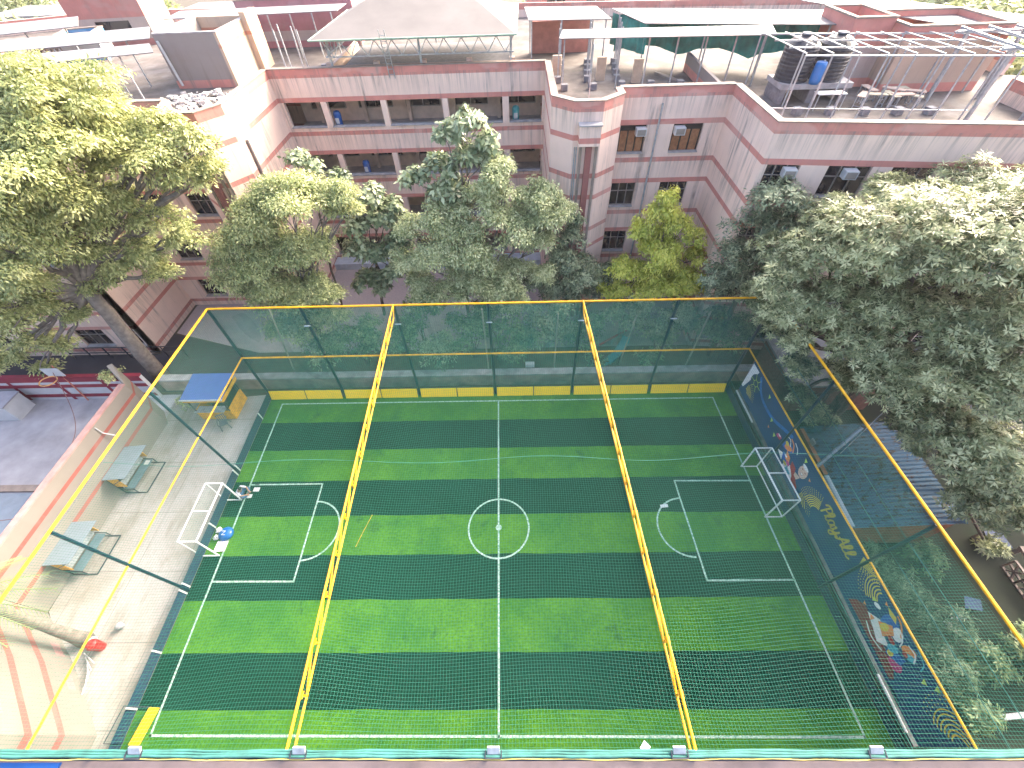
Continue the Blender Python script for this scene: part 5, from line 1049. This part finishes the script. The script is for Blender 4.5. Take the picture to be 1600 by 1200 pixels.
tree('broadleaf_tree','tallest grey-green broad-leaved tree in front of the corridors','tree',(-2.2,6.8,0),(-2.0,7,8.8),BLOBS['broad_top'],g_teak,'r',m_bark2,tr=.13,seed=41,dens=8,k=7,L=.42,W=.2,droop=.35,spread=.1)
tree('feathery_tree','wide pale feathery tree in the middle below the tower','tree',(-.8,5.6,0),(-.6,5.6,4.2),BLOBS['pale'],g_pale,'s',m_bark2,tr=.16,seed=51,dens=9,full=1.15,k=24,L=.19,W=.07,rad=.4,flat=.6)
tree('ashoka_tree','dark cone-shaped tree left of the golden one','tree',(5.0,6.4,0),(4.95,6.6,5.0),BLOBS['conical'],g_dark,'r',m_bark,tr=.11,seed=61,dens=19,full=1.2,k=8,L=.27,W=.07,droop=.7,spread=.1)
tree('ashoka_tree','bright golden-green cone-shaped tree before the right windows','tree',(10.6,5.9,0),(10.6,5.9,4.8),BLOBS['golden'],g_gold,'r',m_bark,tr=.12,seed=71,dens=19,full=1.2,k=8,L=.27,W=.08,droop=.8,spread=.1)
tree('dense_tree','dark dense tree between the golden one and the mango tree','tree',(15.0,3.2,0),(15.0,3.1,5.4),BLOBS['dark_right'],g_dark,'r',m_bark,tr=.18,seed=81,dens=14,full=1.35,k=7,L=.27,W=.07,droop=.2,spread=.1)
tree('mango_tree','giant mango tree with long glossy leaves over the right fence','tree',(20.2,-2.6,0),(19.8,-3.2,5.6),BLOBS['mango'],g_grey,'r',m_bark,tr=.38,seed=91,dens=17,full=1.35,k=10,L=.26,W=.066,droop=.12,spread=.02)
US=[(-11.5,2.6,1.6,1.4),(-9,2.6,2.2,1.7),(-6.3,3.4,1.6,1.3),(-3.8,2.3,1.6,1.3),(-1.6,3.2,2.4,1.7),(1.2,2.6,1.6,1.4),(3.3,3.5,2.4,1.8),(5.8,3.6,1.6,1.4),(6.6,2.0,.7,.6),(11.2,3.6,2.4,1.6),(13.8,3.4,2.2,1.6),(10.2,2.0,.8,.7)]
USL=['shrub at the left end of the garden, behind the far fence','rounded shrub behind the second bay of the far fence','wide shrub left of the left girder end','shrub right of the left girder end behind the netting','dark shrub left of the middle post behind the netting','low shrub right of the middle post behind the netting','tall shrub left of the right girder end behind the netting','shrub behind the teal slide','smallest shrub in front of the teal slide','shrub right of the teal slide behind the netting','shrub at the right end of the garden','small low shrub between the two right poles']
US+=[(-12.6,3.6,3.6,1.5),(-5.0,4.0,3.4,1.5),(0.2,4.0,3.2,1.7),(8.6,3.9,3.0,1.4),(15.2,2.4,2.6,1.4)]
USL+=['tall shrub at the far left behind the netting','tall shrub between the left girder and the middle post','tallest shrub right of the middle post','tall shrub above the red seesaw','tall shrub at the far right corner behind the netting']
for i,(b,l) in enumerate(zip(US,USL)):
    o=thing('garden_shrub',l,'shrub',(b[0],b[1],0),group='garden shrubs behind the far fence',world=True)
    st=MB(); rnd=random.Random(i)
    for k in range(6): limb(st,(b[0],b[1],0),(b[0]+rnd.uniform(-.5,.5)*b[3],b[1]+rnd.uniform(-.4,.4)*b[3],b[2]+.4*b[3]),.03,.01,rnd,4)
    st.build('stems',m_bark,o)
    C,Nn=clump_points([b,(b[0]+b[3]*.5,b[1],b[2]+b[3]*.7,b[3]*.6)],9,200+i); c=leaf_object('foliage',*sprays(C,Nn,k=10,L=.2,W=.09,seed=i,rad=.3),g_under if i%3 else g_teak,o); c.matrix_parent_inverse=o.matrix_basis.inverted()
VB=[((17.6,-11.0,1.0,.9),'leafy bush just past the corrugated shed'),((18.0,-12.6,1.7,1.1),'tallest pale bamboo-like shrub beside the banner'),((18.6,-14.0,1.7,1.0),'pale shrub nearest the white plank'),((18.2,-15.3,1.3,1.0),'light green shrub near the bottom right rail'),((20.4,-15.2,.7,.9),'low dark plant right of the pale shrubs'),((22.3,-14.8,.6,1.2),'low dark plant by the right top rail'),((20.8,-11.2,.5,.8),'small star-leaved plant below the mango tree'),((25.5,-15,.5,1.3),'dark ground plant outside the fence at the right edge'),((18.6,-17,.9,.9),'small shrub at the bottom right corner of the fence')]
for i,(b,l) in enumerate(VB):
    o=thing('garden_shrub',l,'shrub',(b[0],b[1],0),group='shrubs beyond the right fence',world=True)
    st=MB(); rnd=random.Random(i+50)
    for k in range(7): limb(st,(b[0],b[1],0),(b[0]+rnd.uniform(-.6,.6)*b[3],b[1]+rnd.uniform(-.6,.6)*b[3],b[2]+.5*b[3]),.025,.008,rnd,4)
    st.build('stems',m_bark,o)
    C,Nn=clump_points([b],13,300+i); c=leaf_object('foliage',*rosettes(C,Nn,k=7,L=.3,W=.04 if i<4 else .08,seed=i,droop=.3),g_shade if i<4 else g_under,o); c.matrix_parent_inverse=o.matrix_basis.inverted()
# palm
PT=thing('palm_tree','palm with a smooth grey trunk in the near left corner','palm',(-18.4,-14.1,0),world=True)
MB().tube([(-18.35,-14.1,0),(-18.4,-14.05,.6),(-18.45,-13.95,2),(-18.4,-13.8,4),(-18.45,-13.7,5.6)],[.34,.26,.2,.18,.17],12).build('trunk',m_bark2,PT,smooth=True)
fr=MB(); rnd=random.Random(4)
for k in range(16):
    a=2*math.pi*k/16+rnd.uniform(-.15,.15); el=rnd.uniform(.1,1.0); L_=1.9; P=[]
    for i in range(9):
        t=i/8; P.append(Vector((-18.45+math.cos(a)*L_*t*math.cos(el*.6),-13.7+math.sin(a)*L_*t*math.cos(el*.6),5.6+L_*(t*math.sin(el)-t*t*.9))))
    fr.tube(P,.018,4)
    for i in range(1,9):
        d=(P[i]-P[i-1]).normalized(); s=d.cross(Vector((0,0,1))).normalized()
        for sg in (-1,1):
            for q_ in range(3):
                b0=P[i-1].lerp(P[i],q_/3); tip=b0+s*sg*.55*(1-.5*i/8)+d*.28-Vector((0,0,.14)); fr.add([b0,b0+d*.035,tip],[(0,1,2)])
fr.build('fronds',g_olive,PT)
# brown dried sheath hanging
#MB().add([(-18.6,-13.4,4.6),(-18.3,-13.3,4.7),(-18.0,-13.3,2.6),(-18.25,-13.35,2.3)],[(0,1,2,3)]).build('dry_sheath',M('dry_sheath',(.25,.18,.07),.9,var=.5,scale=12),PT)
# ivy patch at wall end, far left scrub
for i,(b,l) in enumerate((((-22.0,-1.3,3.9,.5),'wild plant sprouting on the mossy ledge by the wall end'),((-20.2,-.6,.35,.5),'weeds in the far left corner of the apron'),((-19.2,.2,.4,.7),'weeds behind the yellow kiosk'))):
    o=thing('wild_plant',l,'plant',(b[0],b[1],b[2]-.3),world=True)
    st=MB(); rnd=random.Random(i+70)
    for k in range(5): limb(st,(b[0],b[1],max(0,b[2]-.5)),(b[0]+rnd.uniform(-.3,.3),b[1]+rnd.uniform(-.3,.3),b[2]+.2),.02,.008,rnd,4)
    st.build('stems',m_bark,o)
    C,Nn=clump_points([b],16,400+i); c=leaf_object('foliage',*sprays(C,Nn,k=8,L=.14,W=.06,seed=i,rad=.2),g_olive,o); c.matrix_parent_inverse=o.matrix_basis.inverted()
# distant trees
FT=[(44,26,9,5),(52,38,8,6),(60,50,8,7),(66,62,8,8),(75,45,7,7),(85,70,8,9),(46,60,8,6),(90,95,8,10),(38,48,9,5),(-8,48,9,4.5),(-2,50,9,4.5),(3,52,9,4),(-14,50,8,4.5),(-45,58,6,6),(-58,75,6,7),(-75,65,6,7),(-40,95,7,9),(-90,90,6,9),(-20,90,8,9),(105,120,8,12),(60,120,8,12),(20,95,9,9)]
for i,(x,y,z,R) in enumerate(FT):
    side='right' if x>30 else ('left' if x<-30 else 'middle')
    bl=[(x,y,z,R*.8),(x+R*.6,y,z-1,R*.55),(x-R*.6,y+1,z-1.2,R*.55),(x,y-R*.5,z-.8,R*.55)]
    tree('distant_tree',{'right':'hazy tree beyond the right hand roofs','left':'hazy tree beyond the left hand roofs','middle':'hazy tree showing above the hipped canopy'}[side],'tree',(x,y,0),(x,y,z*.55),bl,g_pale if i%2 else g_olive,'s',tr=.3,seed=500+i,group='distant trees '+side,dens=.75,k=9,L=.9,W=.45,rad=1.0)
# ---------------------------------------------------------------- haze
hz=MB().box(-150,150,-30,150,-1.2,22.6).build('haze',bpy.data.materials.new('haze_air')); tag(hz,kind='stuff')
hm=hz.data.materials[0]; hm.use_nodes=True; nt=hm.node_tree; nt.nodes.remove(nt.nodes['Principled BSDF']); pv=nt.nodes.new('ShaderNodeVolumePrincipled'); pv.inputs['Density'].default_value=.0003; pv.inputs['Color'].default_value=(1,.95,.95,1); pv.inputs['Anisotropy'].default_value=.3
nt.links.new(pv.outputs[0],nt.nodes['Material Output'].inputs['Volume'])
for o in bpy.data.objects:
    if 'world_parts' in o: del o['world_parts']
